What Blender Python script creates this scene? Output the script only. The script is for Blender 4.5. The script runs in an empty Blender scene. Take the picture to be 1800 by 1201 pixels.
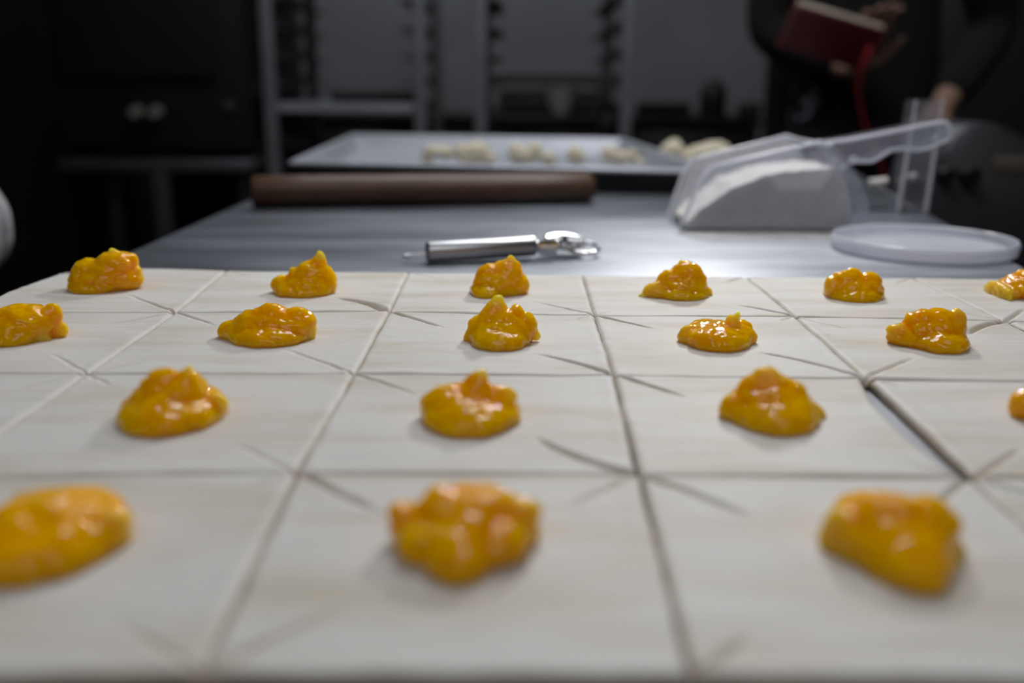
import bpy, bmesh, math, random
from mathutils import Vector, Matrix, noise
random.seed(7)
S = bpy.context.scene
COL = S.collection
PI = math.pi

# ------------------------------------------------------------------ camera
FPX = 1687.0
TH = math.atan(450.0 / FPX)
TABLE_Z = 0.900
DT = 0.0042                      # dough thickness
CAM = Vector((0, 0, TABLE_Z + DT + 0.1107))
ROT = Matrix.Rotation(PI / 2 - TH, 3, 'X') @ Matrix.Rotation(math.radians(0.35), 3, 'Z')
cd = bpy.data.cameras.new('camera')
cam = bpy.data.objects.new('camera', cd)
COL.objects.link(cam)
cam.matrix_world = Matrix.Translation(CAM) @ ROT.to_4x4()
cd.sensor_width = 36.0
cd.lens = FPX * 36.0 / 1800.0
cd.clip_start = 0.01
cd.clip_end = 50
cd.dof.use_dof = True
cd.dof.focus_distance = 0.455
cd.dof.aperture_fstop = 4.3
S.camera = cam
# ------------------------------------------------------------------ view
S.view_settings.view_transform = 'Standard'
S.view_settings.look = 'None'
S.view_settings.gamma = 1.0
S.view_settings.use_curve_mapping = False
S.view_settings.exposure = 0.27
try:
    S.cycles.use_denoising = True
    S.cycles.max_bounces = 10
    S.cycles.transmission_bounces = 8
    S.cycles.sample_clamp_indirect = 4.0
    S.cycles.caustics_reflective = False
except Exception:
    pass
# ------------------------------------------------------------------ world
W = bpy.data.worlds.new('world'); S.world = W; W.use_nodes = True
W.node_tree.nodes['Background'].inputs[0].default_value = (0.8, 0.88, 1.0, 1)
W.node_tree.nodes['Background'].inputs[1].default_value = 0.035


def area(name, loc, target, sx, sy, power, color):
    l = bpy.data.lights.new(name, 'AREA'); l.shape = 'RECTANGLE'; l.size = sx; l.size_y = sy
    l.energy = power; l.color = color
    o = bpy.data.objects.new(name, l); COL.objects.link(o); o.location = loc
    d = (Vector(target) - Vector(loc)).normalized()
    o.rotation_euler = d.to_track_quat('-Z', 'Y').to_euler()
    return o


# one ceiling lamp and two added fill lights: (x, y, size x, size y, watts, colour)
LAMPS = [
    (0.15, 1.45, 0.90, 0.60, 13.0, (0.93, 0.96, 1.0)),
    (-0.10, -1.15, 1.90, 1.30, 7.5, (0.93, 0.96, 1.0)),  # added soft fill from behind the camera, no lamp known there
    (-0.30, 3.50, 1.60, 0.30, 5.2, (0.93, 0.96, 1.0)),  # added to brighten the grey back wall, not a known lamp
]
PEND = (0.18, 0.80, TABLE_Z + 0.52, 0.06, 0.8)      # pendant: x, y, z, radius, watts
CEIL = 2.70
LZ = [2.66, 2.66, 2.66]
for (x, y, sx, sy, p, c), z in zip(LAMPS, LZ):
    area('lamp_light', (x, y, z - 0.02), (x, y, 0), sx, sy, p, c)

pl = bpy.data.lights.new('pendant_light', 'AREA'); pl.shape = 'DISK'; pl.size = PEND[3] * 2; pl.energy = PEND[4]; pl.color = (1.0, 0.985, 0.96)
po = bpy.data.objects.new('pendant_light', pl); COL.objects.link(po); po.location = (PEND[0], PEND[1], PEND[2] - 0.001)
# tilted spot lamp over the far half of the table, aimed at the dough
SPOT = Vector((0.24, 1.18, TABLE_Z + 0.50)); SPOT_TO = Vector((-0.02, 0.30, TABLE_Z)); SPOT_DIR = (SPOT_TO - SPOT).normalized()
sl0 = bpy.data.lights.new('spot_light', 'SPOT'); sl0.energy = 10.5; sl0.color = (1.0, 0.985, 0.96)
sl0.spot_size = math.radians(66); sl0.spot_blend = 1.0; sl0.shadow_soft_size = 0.045
so0 = bpy.data.objects.new('spot_light', sl0); COL.objects.link(so0); so0.location = SPOT
so0.rotation_euler = SPOT_DIR.to_track_quat('-Z', 'Y').to_euler()


# ------------------------------------------------------------------ helpers
def ray(px, py):
    return ROT @ Vector(((px - 900.0) / FPX, -(py - 600.5) / FPX, -1.0))


def P(px, py, z=TABLE_Z):
    d = ray(px, py)
    return CAM + d * ((z - CAM.z) / d.z)


def Q(px, py, Y):
    d = ray(px, py)
    return CAM + d * ((Y - CAM.y) / d.y)


def pxm(p):
    """pixels per metre at a world point"""
    v = ROT.transposed() @ (Vector(p) - CAM)
    return FPX / -v.z


def tag(o, label=None, cat=None, group=None, kind=None):
    if label: o['label'] = label
    if cat: o['category'] = cat
    if group: o['group'] = group
    if kind: o['kind'] = kind
    return o


def empty(name, loc, label=None, cat=None, group=None, rz=0.0):
    o = bpy.data.objects.new(name, None); COL.objects.link(o)
    o.location = loc; o.rotation_euler = (0, 0, rz)
    o.empty_display_size = 0.05
    return tag(o, label, cat, group)


def link_mesh(name, me, mat=None, parent=None, loc=None):
    if mat is not None and len(me.materials) == 0: me.materials.append(mat)
    o = bpy.data.objects.new(name, me); COL.objects.link(o)
    if parent: o.parent = parent
    if loc is not None: o.location = loc
    return o


def from_bm(name, bm, mat, parent=None, loc=None, smooth=True, angle=None):
    me = bpy.data.meshes.new(name)
    bmesh.ops.recalc_face_normals(bm, faces=bm.faces)
    bm.to_mesh(me); bm.free()
    for p in me.polygons: p.use_smooth = smooth
    o = link_mesh(name, me, mat, parent, loc)
    if angle is not None and smooth:
        try: me.set_sharp_from_angle(angle=math.radians(angle))
        except Exception: pass
    return o


def bm_box(bm, c, s, bev=0.0, rot=None, seg=2):
    r = bmesh.ops.create_cube(bm, size=1.0)
    vs = r['verts']
    bmesh.ops.scale(bm, verts=vs, vec=s)
    if bev > 0:
        es = list({e for v in vs for e in v.link_edges})
        r2 = bmesh.ops.bevel(bm, geom=es, offset=bev, segments=seg, affect='EDGES', profile=0.5)
        vs = list({v for f in r2['faces'] for v in f.verts} | {v for v in vs if v.is_valid})
    if rot is not None: bmesh.ops.rotate(bm, verts=vs, cent=(0, 0, 0), matrix=rot)
    bmesh.ops.translate(bm, verts=vs, vec=c)
    return vs


def box(name, c, s, mat, parent=None, bev=0.004, rot=None):
    """box given in the frame of the parent"""
    bm = bmesh.new(); bm_box(bm, (0, 0, 0), s, bev, rot)
    return from_bm(name, bm, mat, parent, c, smooth=bev > 0, angle=40)


def bm_tube(bm, pts, rad, seg=12, cap=True, closed=False):
    pts = [Vector(p) for p in pts]
    n = len(pts)
    rads = rad if isinstance(rad, (list, tuple)) else [rad] * n
    rings = []
    up = None
    for i, p in enumerate(pts):
        if closed: t = (pts[(i + 1) % n] - pts[i - 1])
        else: t = pts[min(i + 1, n - 1)] - pts[max(i - 1, 0)]
        t.normalize()
        if up is None:
            up = Vector((0, 0, 1)) if abs(t.z) < 0.9 else Vector((0, 1, 0))
        a = t.cross(up)
        if a.length < 1e-6: a = t.cross(Vector((1, 0, 0)))
        a.normalize(); b = a.cross(t).normalized(); up = b
        rings.append([bm.verts.new(p + (a * math.cos(2 * PI * k / seg) + b * math.sin(2 * PI * k / seg)) * rads[i]) for k in range(seg)])
    m = n if closed else n - 1
    for i in range(m):
        r0, r1 = rings[i], rings[(i + 1) % n]
        for k in range(seg):
            bm.faces.new((r0[k], r0[(k + 1) % seg], r1[(k + 1) % seg], r1[k]))
    if cap and not closed:
        bm.faces.new(rings[0][::-1]); bm.faces.new(rings[-1])


def tube(name, pts, rad, mat, parent=None, seg=12, closed=False, loc=None):
    bm = bmesh.new(); bm_tube(bm, pts, rad, seg, closed=closed)
    return from_bm(name, bm, mat, parent, loc, True, 50)


def lathe(name, prof, mat, parent=None, loc=None, seg=64, rot=None, closed=False):
    bm = bmesh.new(); rings = []
    for r, z in prof:
        if r < 1e-6: rings.append([bm.verts.new((0, 0, z))])
        else: rings.append([bm.verts.new((r * math.cos(2 * PI * k / seg), r * math.sin(2 * PI * k / seg), z)) for k in range(seg)])
    idx = list(range(len(rings) - 1))
    pairs = [(rings[i], rings[i + 1]) for i in idx]
    if closed: pairs.append((rings[-1], rings[0]))
    for a, b in pairs:
        for k in range(seg):
            k2 = (k + 1) % seg
            if len(a) == 1 and len(b) == 1: continue
            if len(a) == 1: bm.faces.new((a[0], b[k], b[k2]))
            elif len(b) == 1: bm.faces.new((a[k], b[0], a[k2]))
            else: bm.faces.new((a[k], b[k], b[k2], a[k2]))
    if rot is not None: bmesh.ops.rotate(bm, verts=bm.verts, cent=(0, 0, 0), matrix=rot)
    return from_bm(name, bm, mat, parent, loc, True, 45)


def prism(name, poly, y0, y1, mat, parent=None, loc=None, bev=0.0, smooth=False):
    """polygon in XZ extruded along Y"""
    bm = bmesh.new()
    a = [bm.verts.new((x, y0, z)) for x, z in poly]
    b = [bm.verts.new((x, y1, z)) for x, z in poly]
    n = len(poly)
    bm.faces.new(a); bm.faces.new(b[::-1])
    for i in range(n): bm.faces.new((a[i], b[i], b[(i + 1) % n], a[(i + 1) % n]))
    if bev > 0: bmesh.ops.bevel(bm, geom=list(bm.edges), offset=bev, segments=2, affect='EDGES', profile=0.5)
    return from_bm(name, bm, mat, parent, loc, smooth or bev > 0, 35)


# ------------------------------------------------------------------ materials
def nt(name):
    m = bpy.data.materials.new(name); m.use_nodes = True
    n = m.node_tree.nodes; l = m.node_tree.links
    return m, n, l, n['Principled BSDF']


def mat(name, col, rough=0.5, metal=0.0, nscale=20.0, var=0.12, bump=0.0, bscale=None, stretch=(1, 1, 1), **kw):
    """principled with noise variation in colour and fine relief"""
    m, n, l, b = nt(name)
    tc = n.new('ShaderNodeTexCoord'); mp = n.new('ShaderNodeMapping'); mp.inputs['Scale'].default_value = stretch
    l.new(tc.outputs['Object'], mp.inputs['Vector'])
    nz = n.new('ShaderNodeTexNoise'); nz.inputs['Scale'].default_value = nscale; nz.inputs['Detail'].default_value = 5
    l.new(mp.outputs['Vector'], nz.inputs['Vector'])
    cr = n.new('ShaderNodeMapRange'); cr.inputs[1].default_value = 0.3; cr.inputs[2].default_value = 0.7
    cr.inputs[3].default_value = 1 - var; cr.inputs[4].default_value = 1 + var
    l.new(nz.outputs['Fac'], cr.inputs[0])
    mx = n.new('ShaderNodeVectorMath'); mx.operation = 'SCALE'; mx.inputs[0].default_value = col[:3]
    l.new(cr.outputs[0], mx.inputs['Scale']); l.new(mx.outputs[0], b.inputs['Base Color'])
    b.inputs['Roughness'].default_value = rough; b.inputs['Metallic'].default_value = metal
    if bump > 0:
        n2 = n.new('ShaderNodeTexNoise'); n2.inputs['Scale'].default_value = bscale or nscale * 4; n2.inputs['Detail'].default_value = 4
        l.new(mp.outputs['Vector'], n2.inputs['Vector'])
        bp = n.new('ShaderNodeBump'); bp.inputs['Strength'].default_value = bump; bp.inputs['Distance'].default_value = 0.002
        l.new(n2.outputs['Fac'], bp.inputs['Height']); l.new(bp.outputs[0], b.inputs['Normal'])
    for k, v in kw.items(): b.inputs[k.replace('_', ' ')].default_value = v
    return m


def dough_material(name, top=(0.66, 0.645, 0.622)):
    m, n, l, b = nt(name)
    tc = n.new('ShaderNodeTexCoord'); mp = n.new('ShaderNodeMapping'); mp.inputs['Scale'].default_value = (0.35, 1.5, 1)
    oi = n.new('ShaderNodeObjectInfo'); ad = n.new('ShaderNodeVectorMath'); ad.operation = 'ADD'
    sc = n.new('ShaderNodeVectorMath'); sc.operation = 'SCALE'; sc.inputs[0].default_value = (3, 5, 7)
    l.new(oi.outputs['Random'], sc.inputs['Scale']); l.new(tc.outputs['Object'], ad.inputs[0]); l.new(sc.outputs[0], ad.inputs[1])
    l.new(ad.outputs[0], mp.inputs['Vector'])
    a = n.new('ShaderNodeTexNoise'); a.inputs['Scale'].default_value = 30; a.inputs['Detail'].default_value = 8; a.inputs['Roughness'].default_value = 0.6
    l.new(mp.outputs[0], a.inputs['Vector'])
    r = n.new('ShaderNodeValToRGB')
    r.color_ramp.elements[0].position = 0.33; r.color_ramp.elements[0].color = (top[0] * .86, top[1] * .80, top[2] * .70, 1)
    r.color_ramp.elements[1].position = 0.56; r.color_ramp.elements[1].color = (*top, 1)
    l.new(a.outputs['Fac'], r.inputs['Fac'])
    at = n.new('ShaderNodeAttribute'); at.attribute_name = 'cut'
    mx = n.new('ShaderNodeMix'); mx.data_type = 'RGBA'
    l.new(at.outputs['Fac'], mx.inputs['Factor']); l.new(r.outputs['Color'], mx.inputs['A'])
    mx.inputs['B'].default_value = (0.50, 0.41, 0.29, 1)
    l.new(mx.outputs['Result'], b.inputs['Base Color'])
    b.inputs['Roughness'].default_value = 0.62
    b.inputs['Specular IOR Level'].default_value = 0.35
    b.inputs['Subsurface Weight'].default_value = 0.25
    b.inputs['Subsurface Radius'].default_value = (1.0, 0.7, 0.45)
    b.inputs['Subsurface Scale'].default_value = 0.002
    f = n.new('ShaderNodeTexNoise'); f.inputs['Scale'].default_value = 190; f.inputs['Detail'].default_value = 4
    l.new(mp.outputs[0], f.inputs['Vector'])
    s = n.new('ShaderNodeMath'); s.operation = 'ADD'
    l.new(a.outputs['Fac'], s.inputs[0])
    s2 = n.new('ShaderNodeMath'); s2.operation = 'MULTIPLY'; s2.inputs[1].default_value = 0.35
    l.new(f.outputs['Fac'], s2.inputs[0]); l.new(s2.outputs[0], s.inputs[1])
    bp = n.new('ShaderNodeBump'); bp.inputs['Strength'].default_value = 0.32; bp.inputs['Distance'].default_value = 0.0012
    l.new(s.outputs[0], bp.inputs['Height']); l.new(bp.outputs[0], b.inputs['Normal'])
    return m


def jam_material():
    m, n, l, b = nt('amber_jam')
    tc = n.new('ShaderNodeTexCoord')
    oi = n.new('ShaderNodeObjectInfo'); ad = n.new('ShaderNodeVectorMath'); ad.operation = 'ADD'
    sc = n.new('ShaderNodeVectorMath'); sc.operation = 'SCALE'; sc.inputs[0].default_value = (3, 5, 7)
    l.new(oi.outputs['Random'], sc.inputs['Scale']); l.new(tc.outputs['Object'], ad.inputs[0]); l.new(sc.outputs[0], ad.inputs[1])
    a = n.new('ShaderNodeTexVoronoi'); a.feature = 'SMOOTH_F1'; a.inputs['Scale'].default_value = 95; a.inputs['Smoothness'].default_value = 0.6
    nz = n.new('ShaderNodeTexNoise'); nz.inputs['Scale'].default_value = 40; nz.inputs['Detail'].default_value = 1
    l.new(ad.outputs[0], nz.inputs['Vector']); l.new(ad.outputs[0], a.inputs['Vector'])
    r = n.new('ShaderNodeValToRGB')
    r.color_ramp.elements[0].position = 0.35; r.color_ramp.elements[0].color = (1.0, 0.41, 0.0, 1)
    r.color_ramp.elements[1].position = 0.68; r.color_ramp.elements[1].color = (1.0, 0.49, 0.0, 1)
    l.new(nz.outputs['Fac'], r.inputs['Fac'])
    at = n.new('ShaderNodeAttribute'); at.attribute_name = 'pale'
    mx = n.new('ShaderNodeMix'); mx.data_type = 'RGBA'
    l.new(at.outputs['Fac'], mx.inputs['Factor']); l.new(r.outputs['Color'], mx.inputs['A'])
    mx.inputs['B'].default_value = (0.96, 0.62, 0.08, 1)
    l.new(mx.outputs['Result'], b.inputs['Base Color'])
    b.inputs['Subsurface Weight'].default_value = 1.0
    b.inputs['Subsurface Radius'].default_value = (0.8, 0.8, 0.05)
    b.inputs['Subsurface Scale'].default_value = 0.010
    b.inputs['Roughness'].default_value = 0.045
    b.inputs['IOR'].default_value = 1.37
    b.inputs['Specular IOR Level'].default_value = 0.42
    bp = n.new('ShaderNodeBump'); bp.inputs['Strength'].default_value = 0.25; bp.inputs['Distance'].default_value = 0.0008
    s = n.new('ShaderNodeTexNoise'); s.inputs['Scale'].default_value = 300; s.inputs['Detail'].default_value = 1.5
    l.new(ad.outputs[0], s.inputs['Vector'])
    q = n.new('ShaderNodeMath'); q.operation = 'ADD'; l.new(a.outputs['Distance'], q.inputs[0]); l.new(s.outputs['Fac'], q.inputs[1])
    l.new(q.outputs[0], bp.inputs['Height']); l.new(bp.outputs[0], b.inputs['Normal'])
    return m


M = {}
M['dough'] = dough_material('floured_dough')
M['lump'] = dough_material('raw_dough_lump', (0.95, 0.86, 0.68))
M['jam'] = jam_material()
M['cabinet'] = mat('dark_brushed_steel', (0.032, 0.033, 0.035), 0.42, 0.6, 6, 0.2, 0.1, 90, (1, 1, 0.1))
M['machine'] = mat('machine_steel', (0.16, 0.165, 0.18), 0.35, 0.75, 6, 0.15, 0.1, 90, (1, 0.2, 1))
M['rack'] = mat('rack_aluminium', (0.215, 0.22, 0.235), 0.55, 0.5, 12, 0.12, 0.05)
M['ledge'] = mat('ledge_steel', (0.07, 0.07, 0.075), 0.5, 0.5, 12, 0.12, 0.05)
M['alu'] = mat('tray_aluminium', (0.60, 0.62, 0.68), 0.50, 0.55, 9, 0.10, 0.15, 60, (1, 1, 1))
M['alu_shade'] = mat('tray_underside_shade', (0.10, 0.098, 0.095), 0.6, 0.2, 9, 0.15, 0.1)
M['cab3'] = mat('charcoal_plastic', (0.035, 0.035, 0.037), 0.6, 0, 9, 0.1, 0.05)
M['wall'] = mat('grey_wall_paint', (0.27, 0.28, 0.295), 0.8, 0, 3, 0.08, 0.1)
M['opening_black'] = mat('dark_opening_black', (0.006, 0.006, 0.007), 0.9, 0, 3, 0.1, 0.05)
M['dark_wall'] = mat('dark_side_wall_paint', (0.035, 0.035, 0.038), 0.85, 0, 3, 0.1, 0.05)
M['ceil'] = mat('ceiling_paint', (0.30, 0.30, 0.31), 0.9, 0, 3, 0.05, 0.05)
M['floor'] = mat('dark_floor_tile', (0.03, 0.03, 0.032), 0.6, 0, 5, 0.2, 0.1)
M['black'] = mat('black_plastic', (0.008, 0.008, 0.009), 0.5, 0, 20, 0.1, 0.05)
M['counter'] = mat('black_counter', (0.010, 0.010, 0.011), 0.45, 0, 8, 0.1, 0.05)
M['chrome'] = mat('polished_steel', (0.72, 0.72, 0.74), 0.14, 1.0, 20, 0.04)
M['satin'] = mat('satin_steel', (0.50, 0.50, 0.52), 0.33, 1.0, 60, 0.05, 0.10, 500, (0.05, 1, 1))
M['white_enamel'] = mat('white_enamel', (0.75, 0.72, 0.70), 0.3, 0, 10, 0.03)
M['knob'] = mat('knob_metal', (0.5, 0.45, 0.40), 0.3, 0.6, 10, 0.03)
M['flour'] = mat('flour', (0.66, 0.645, 0.63), 0.95, 0, 60, 0.05, 0.6, 300)
M['red'] = mat('red_cover', (0.14, 0.012, 0.018), 0.5, 0, 20, 0.12, 0.1)
M['red_cord'] = mat('red_cord', (0.30, 0.012, 0.014), 0.6, 0, 60, 0.12, 0.1)
M['pages'] = mat('cream_page_edges', (0.42, 0.35, 0.28), 0.8, 0, 60, 0.1, 0.2)
M['skin'] = mat('skin', (0.30, 0.18, 0.13), 0.5, 0, 30, 0.08, 0.1, Subsurface_Weight=0.15, Subsurface_Scale=0.01)
M['shirt'] = mat('black_cloth', (0.002, 0.002, 0.0025), 1.0, 0, 30, 0.15, 0.3)
M['logo'] = mat('white_print', (0.55, 0.57, 0.68), 0.7, 0, 30, 0.05)
M['hair'] = mat('dark_hair', (0.02, 0.014, 0.01), 0.6, 0, 60, 0.2, 0.4, 200)
M['eye'] = mat('eye_white', (0.7, 0.68, 0.66), 0.2, 0, 10, 0.02)
M['lips'] = mat('lips', (0.40, 0.16, 0.13), 0.5, 0, 10, 0.04)
M['glove'] = mat('white_vinyl_glove', (0.72, 0.71, 0.75), 0.35, 0, 40, 0.15, 1.0, 60, Subsurface_Weight=0.3, Subsurface_Scale=0.005)


def thin_plastic(name, see, gloss_rough, haze, dust=0.0):
    """thin walled plastic: part clear, part hazy (scatters light through), shiny skin"""
    m = bpy.data.materials.new(name); m.use_nodes = True
    n = m.node_tree.nodes; l = m.node_tree.links; n.clear()
    out = n.new('ShaderNodeOutputMaterial'); tr = n.new('ShaderNodeBsdfTransparent'); tl = n.new('ShaderNodeBsdfTranslucent')
    df = n.new('ShaderNodeBsdfDiffuse'); gl = n.new('ShaderNodeBsdfGlossy'); lw = n.new('ShaderNodeLayerWeight'); pw_ = n.new('ShaderNodeMath'); fr = n.new('ShaderNodeMath')
    tr.inputs[0].default_value = (.96, .965, .985, 1); tl.inputs[0].default_value = (*haze, 1); df.inputs[0].default_value = (*haze, 1)
    gl.inputs['Roughness'].default_value = gloss_rough; lw.inputs[0].default_value = 0.5
    pw_.operation = 'POWER'; pw_.inputs[1].default_value = 4.0; l.new(lw.outputs['Facing'], pw_.inputs[0])
    fr.operation = 'MULTIPLY_ADD'; fr.inputs[1].default_value = 0.6; fr.inputs[2].default_value = 0.035; l.new(pw_.outputs[0], fr.inputs[0])
    a = n.new('ShaderNodeMixShader'); a.inputs[0].default_value = 0.45; l.new(df.outputs[0], a.inputs[1]); l.new(tl.outputs[0], a.inputs[2])
    tc = n.new('ShaderNodeTexCoord'); nz = n.new('ShaderNodeTexNoise'); nz.inputs['Scale'].default_value = 45; nz.inputs['Detail'].default_value = 5
    l.new(tc.outputs['Object'], nz.inputs['Vector'])
    mr = n.new('ShaderNodeMapRange'); mr.inputs[1].default_value = .35; mr.inputs[2].default_value = .65
    mr.inputs[3].default_value = see + dust; mr.inputs[4].default_value = see - dust; l.new(nz.outputs['Fac'], mr.inputs[0])
    b = n.new('ShaderNodeMixShader'); l.new(mr.outputs[0], b.inputs[0]); l.new(a.outputs[0], b.inputs[1]); l.new(tr.outputs[0], b.inputs[2])
    c = n.new('ShaderNodeMixShader'); l.new(fr.outputs[0], c.inputs[0]); l.new(b.outputs[0], c.inputs[1]); l.new(gl.outputs[0], c.inputs[2])
    l.new(c.outputs[0], out.inputs['Surface'])
    return m


M['clear'] = thin_plastic('dusty_clear_plastic', 0.93, 0.12, (0.80, 0.81, 0.88), 0.03)
M['dust'] = thin_plastic('flour_dusted_film', 0.12, 0.6, (0.74, 0.75, 0.81), 0.10)
M['clean'] = thin_plastic('clear_plastic', 0.93, 0.08, (0.80, 0.81, 0.88), 0.02)
M['hazy'] = thin_plastic('hazy_plastic', 0.82, 0.15, (0.80, 0.80, 0.90), 0.03)
M['frost'] = thin_plastic('clouded_plastic', 0.10, 0.18, (0.93, 0.94, 1.0), 0.05)


def steel_table_material():
    m, n, l, b = nt('floured_stainless_steel')
    tc = n.new('ShaderNodeTexCoord'); mp = n.new('ShaderNodeMapping'); mp.inputs['Scale'].default_value = (0.22, 1.0, 1)
    l.new(tc.outputs['Object'], mp.inputs['Vector'])
    a = n.new('ShaderNodeTexNoise'); a.inputs['Scale'].default_value = 26; a.inputs['Detail'].default_value = 7; a.inputs['Roughness'].default_value = 0.62
    l.new(mp.outputs[0], a.inputs['Vector'])
    rr = n.new('ShaderNodeMapRange'); rr.inputs[1].default_value = 0.3; rr.inputs[2].default_value = 0.7
    rr.inputs[3].default_value = 0.34; rr.inputs[4].default_value = 0.48
    l.new(a.outputs['Fac'], rr.inputs[0]); l.new(rr.outputs[0], b.inputs['Roughness'])
    cr = n.new('ShaderNodeMapRange'); cr.inputs[1].default_value = 0.3; cr.inputs[2].default_value = 0.7
    cr.inputs[3].default_value = 0.85; cr.inputs[4].default_value = 1.15
    l.new(a.outputs['Fac'], cr.inputs[0])
    c = n.new('ShaderNodeVectorMath'); c.operation = 'SCALE'; c.inputs[0].default_value = (0.29, 0.31, 0.355)
    l.new(cr.outputs[0], c.inputs['Scale'])
    # flour dusted around the scoop and the lid, and thinly elsewhere
    ctr = P(1395, 432); sep = n.new('ShaderNodeVectorMath'); sep.operation = 'SUBTRACT'; sep.inputs[1].default_value = (ctr.x, ctr.y, 0)
    l.new(tc.outputs['Object'], sep.inputs[0])
    dm = n.new('ShaderNodeMapping'); dm.inputs['Scale'].default_value = (1 / 0.24, 1 / 0.19, 0)
    l.new(sep.outputs[0], dm.inputs['Vector'])
    ln = n.new('ShaderNodeVectorMath'); ln.operation = 'LENGTH'; l.new(dm.outputs[0], ln.inputs[0])
    fn = n.new('ShaderNodeTexNoise'); fn.inputs['Scale'].default_value = 30; fn.inputs['Detail'].default_value = 9; fn.inputs['Roughness'].default_value = 0.7
    l.new(mp.outputs[0], fn.inputs['Vector'])
    s1 = n.new('ShaderNodeMath'); s1.operation = 'SUBTRACT'; l.new(fn.outputs['Fac'], s1.inputs[0])
    k = n.new('ShaderNodeMath'); k.operation = 'MULTIPLY'; k.inputs[1].default_value = 0.42; l.new(ln.outputs['Value'], k.inputs[0]); l.new(k.outputs[0], s1.inputs[1])
    fr = n.new('ShaderNodeMapRange'); fr.inputs[1].default_value = 0.02; fr.inputs[2].default_value = 0.42
    fr.inputs[3].default_value = 0.0; fr.inputs[4].default_value = 0.85
    l.new(s1.outputs[0], fr.inputs[0])
    vo = n.new('ShaderNodeTexVoronoi'); vo.inputs['Scale'].default_value = 21; l.new(tc.outputs['Object'], vo.inputs['Vector'])
    vr = n.new('ShaderNodeMapRange'); vr.inputs[1].default_value = 0.05; vr.inputs[2].default_value = 0.10
    vr.inputs[3].default_value = 0.30; vr.inputs[4].default_value = 0.0
    l.new(vo.outputs['Distance'], vr.inputs[0])
    g2 = P(1610, 770); sp2 = n.new('ShaderNodeVectorMath'); sp2.operation = 'DISTANCE'; sp2.inputs[1].default_value = (g2.x, g2.y, 0)  # pale spot in the dough gap: steel reflection painted into the colour
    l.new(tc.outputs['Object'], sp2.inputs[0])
    gap_sheen = n.new('ShaderNodeMapRange'); gap_sheen.inputs[1].default_value = 0.03; gap_sheen.inputs[2].default_value = 0.06; gap_sheen.inputs[3].default_value = 0.8; gap_sheen.inputs[4].default_value = 0.0
    l.new(sp2.outputs['Value'], gap_sheen.inputs[0])
    m0 = n.new('ShaderNodeMath'); m0.operation = 'MAXIMUM'; l.new(fr.outputs[0], m0.inputs[0]); l.new(gap_sheen.outputs[0], m0.inputs[1])
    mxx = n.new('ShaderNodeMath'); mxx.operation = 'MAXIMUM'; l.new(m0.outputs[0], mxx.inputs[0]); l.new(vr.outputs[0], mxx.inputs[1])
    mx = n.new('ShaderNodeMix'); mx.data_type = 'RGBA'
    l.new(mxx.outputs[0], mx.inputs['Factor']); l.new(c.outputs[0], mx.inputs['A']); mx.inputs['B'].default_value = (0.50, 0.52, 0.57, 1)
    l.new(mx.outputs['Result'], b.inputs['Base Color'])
    inv = n.new('ShaderNodeMath'); inv.operation = 'SUBTRACT'; inv.inputs[0].default_value = 0.92; l.new(mxx.outputs[0], inv.inputs[1])
    l.new(inv.outputs[0], b.inputs['Metallic'])
    bp = n.new('ShaderNodeBump'); bp.inputs['Strength'].default_value = 0.06; bp.inputs['Distance'].default_value = 0.002
    l.new(a.outputs['Fac'], bp.inputs['Height']); l.new(bp.outputs[0], b.inputs['Normal'])
    return m


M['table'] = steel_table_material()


def wood_material():
    m, n, l, b = nt('brown_wood')
    tc = n.new('ShaderNodeTexCoord'); mp = n.new('ShaderNodeMapping'); mp.inputs['Scale'].default_value = (0.12, 1, 1)
    l.new(tc.outputs['Object'], mp.inputs['Vector'])
    a = n.new('ShaderNodeTexNoise'); a.inputs['Scale'].default_value = 120; a.inputs['Detail'].default_value = 6; a.inputs['Distortion'].default_value = 1.2
    l.new(mp.outputs[0], a.inputs['Vector'])
    r = n.new('ShaderNodeValToRGB')
    r.color_ramp.elements[0].position = 0.3; r.color_ramp.elements[0].color = (0.075, 0.036, 0.020, 1)
    r.color_ramp.elements[1].position = 0.7; r.color_ramp.elements[1].color = (0.125, 0.064, 0.038, 1)
    l.new(a.outputs['Fac'], r.inputs['Fac']); l.new(r.outputs['Color'], b.inputs['Base Color'])
    b.inputs['Roughness'].default_value = 0.42
    bp = n.new('ShaderNodeBump'); bp.inputs['Strength'].default_value = 0.15; bp.inputs['Distance'].default_value = 0.001
    l.new(a.outputs['Fac'], bp.inputs['Height']); l.new(bp.outputs[0], b.inputs['Normal'])
    return m


M['wood'] = wood_material()


def emit(name, col, s):
    m, n, l, b = nt(name)
    b.inputs['Base Color'].default_value = (*col, 1)
    b.inputs['Emission Color'].default_value = (*col, 1); b.inputs['Emission Strength'].default_value = s
    return m


M['diffuser'] = emit('lamp_diffuser', (1.0, 0.98, 0.96), 0.6)

# ------------------------------------------------------------------ the room
XL, XR, YF, YB = -2.9, 2.3, -1.9, 4.2


def slab(name, c, s, m):
    bm = bmesh.new(); bm_box(bm, (0, 0, 0), s, 0)
    return tag(from_bm(name, bm, m, None, c, False), kind='structure')


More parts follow.
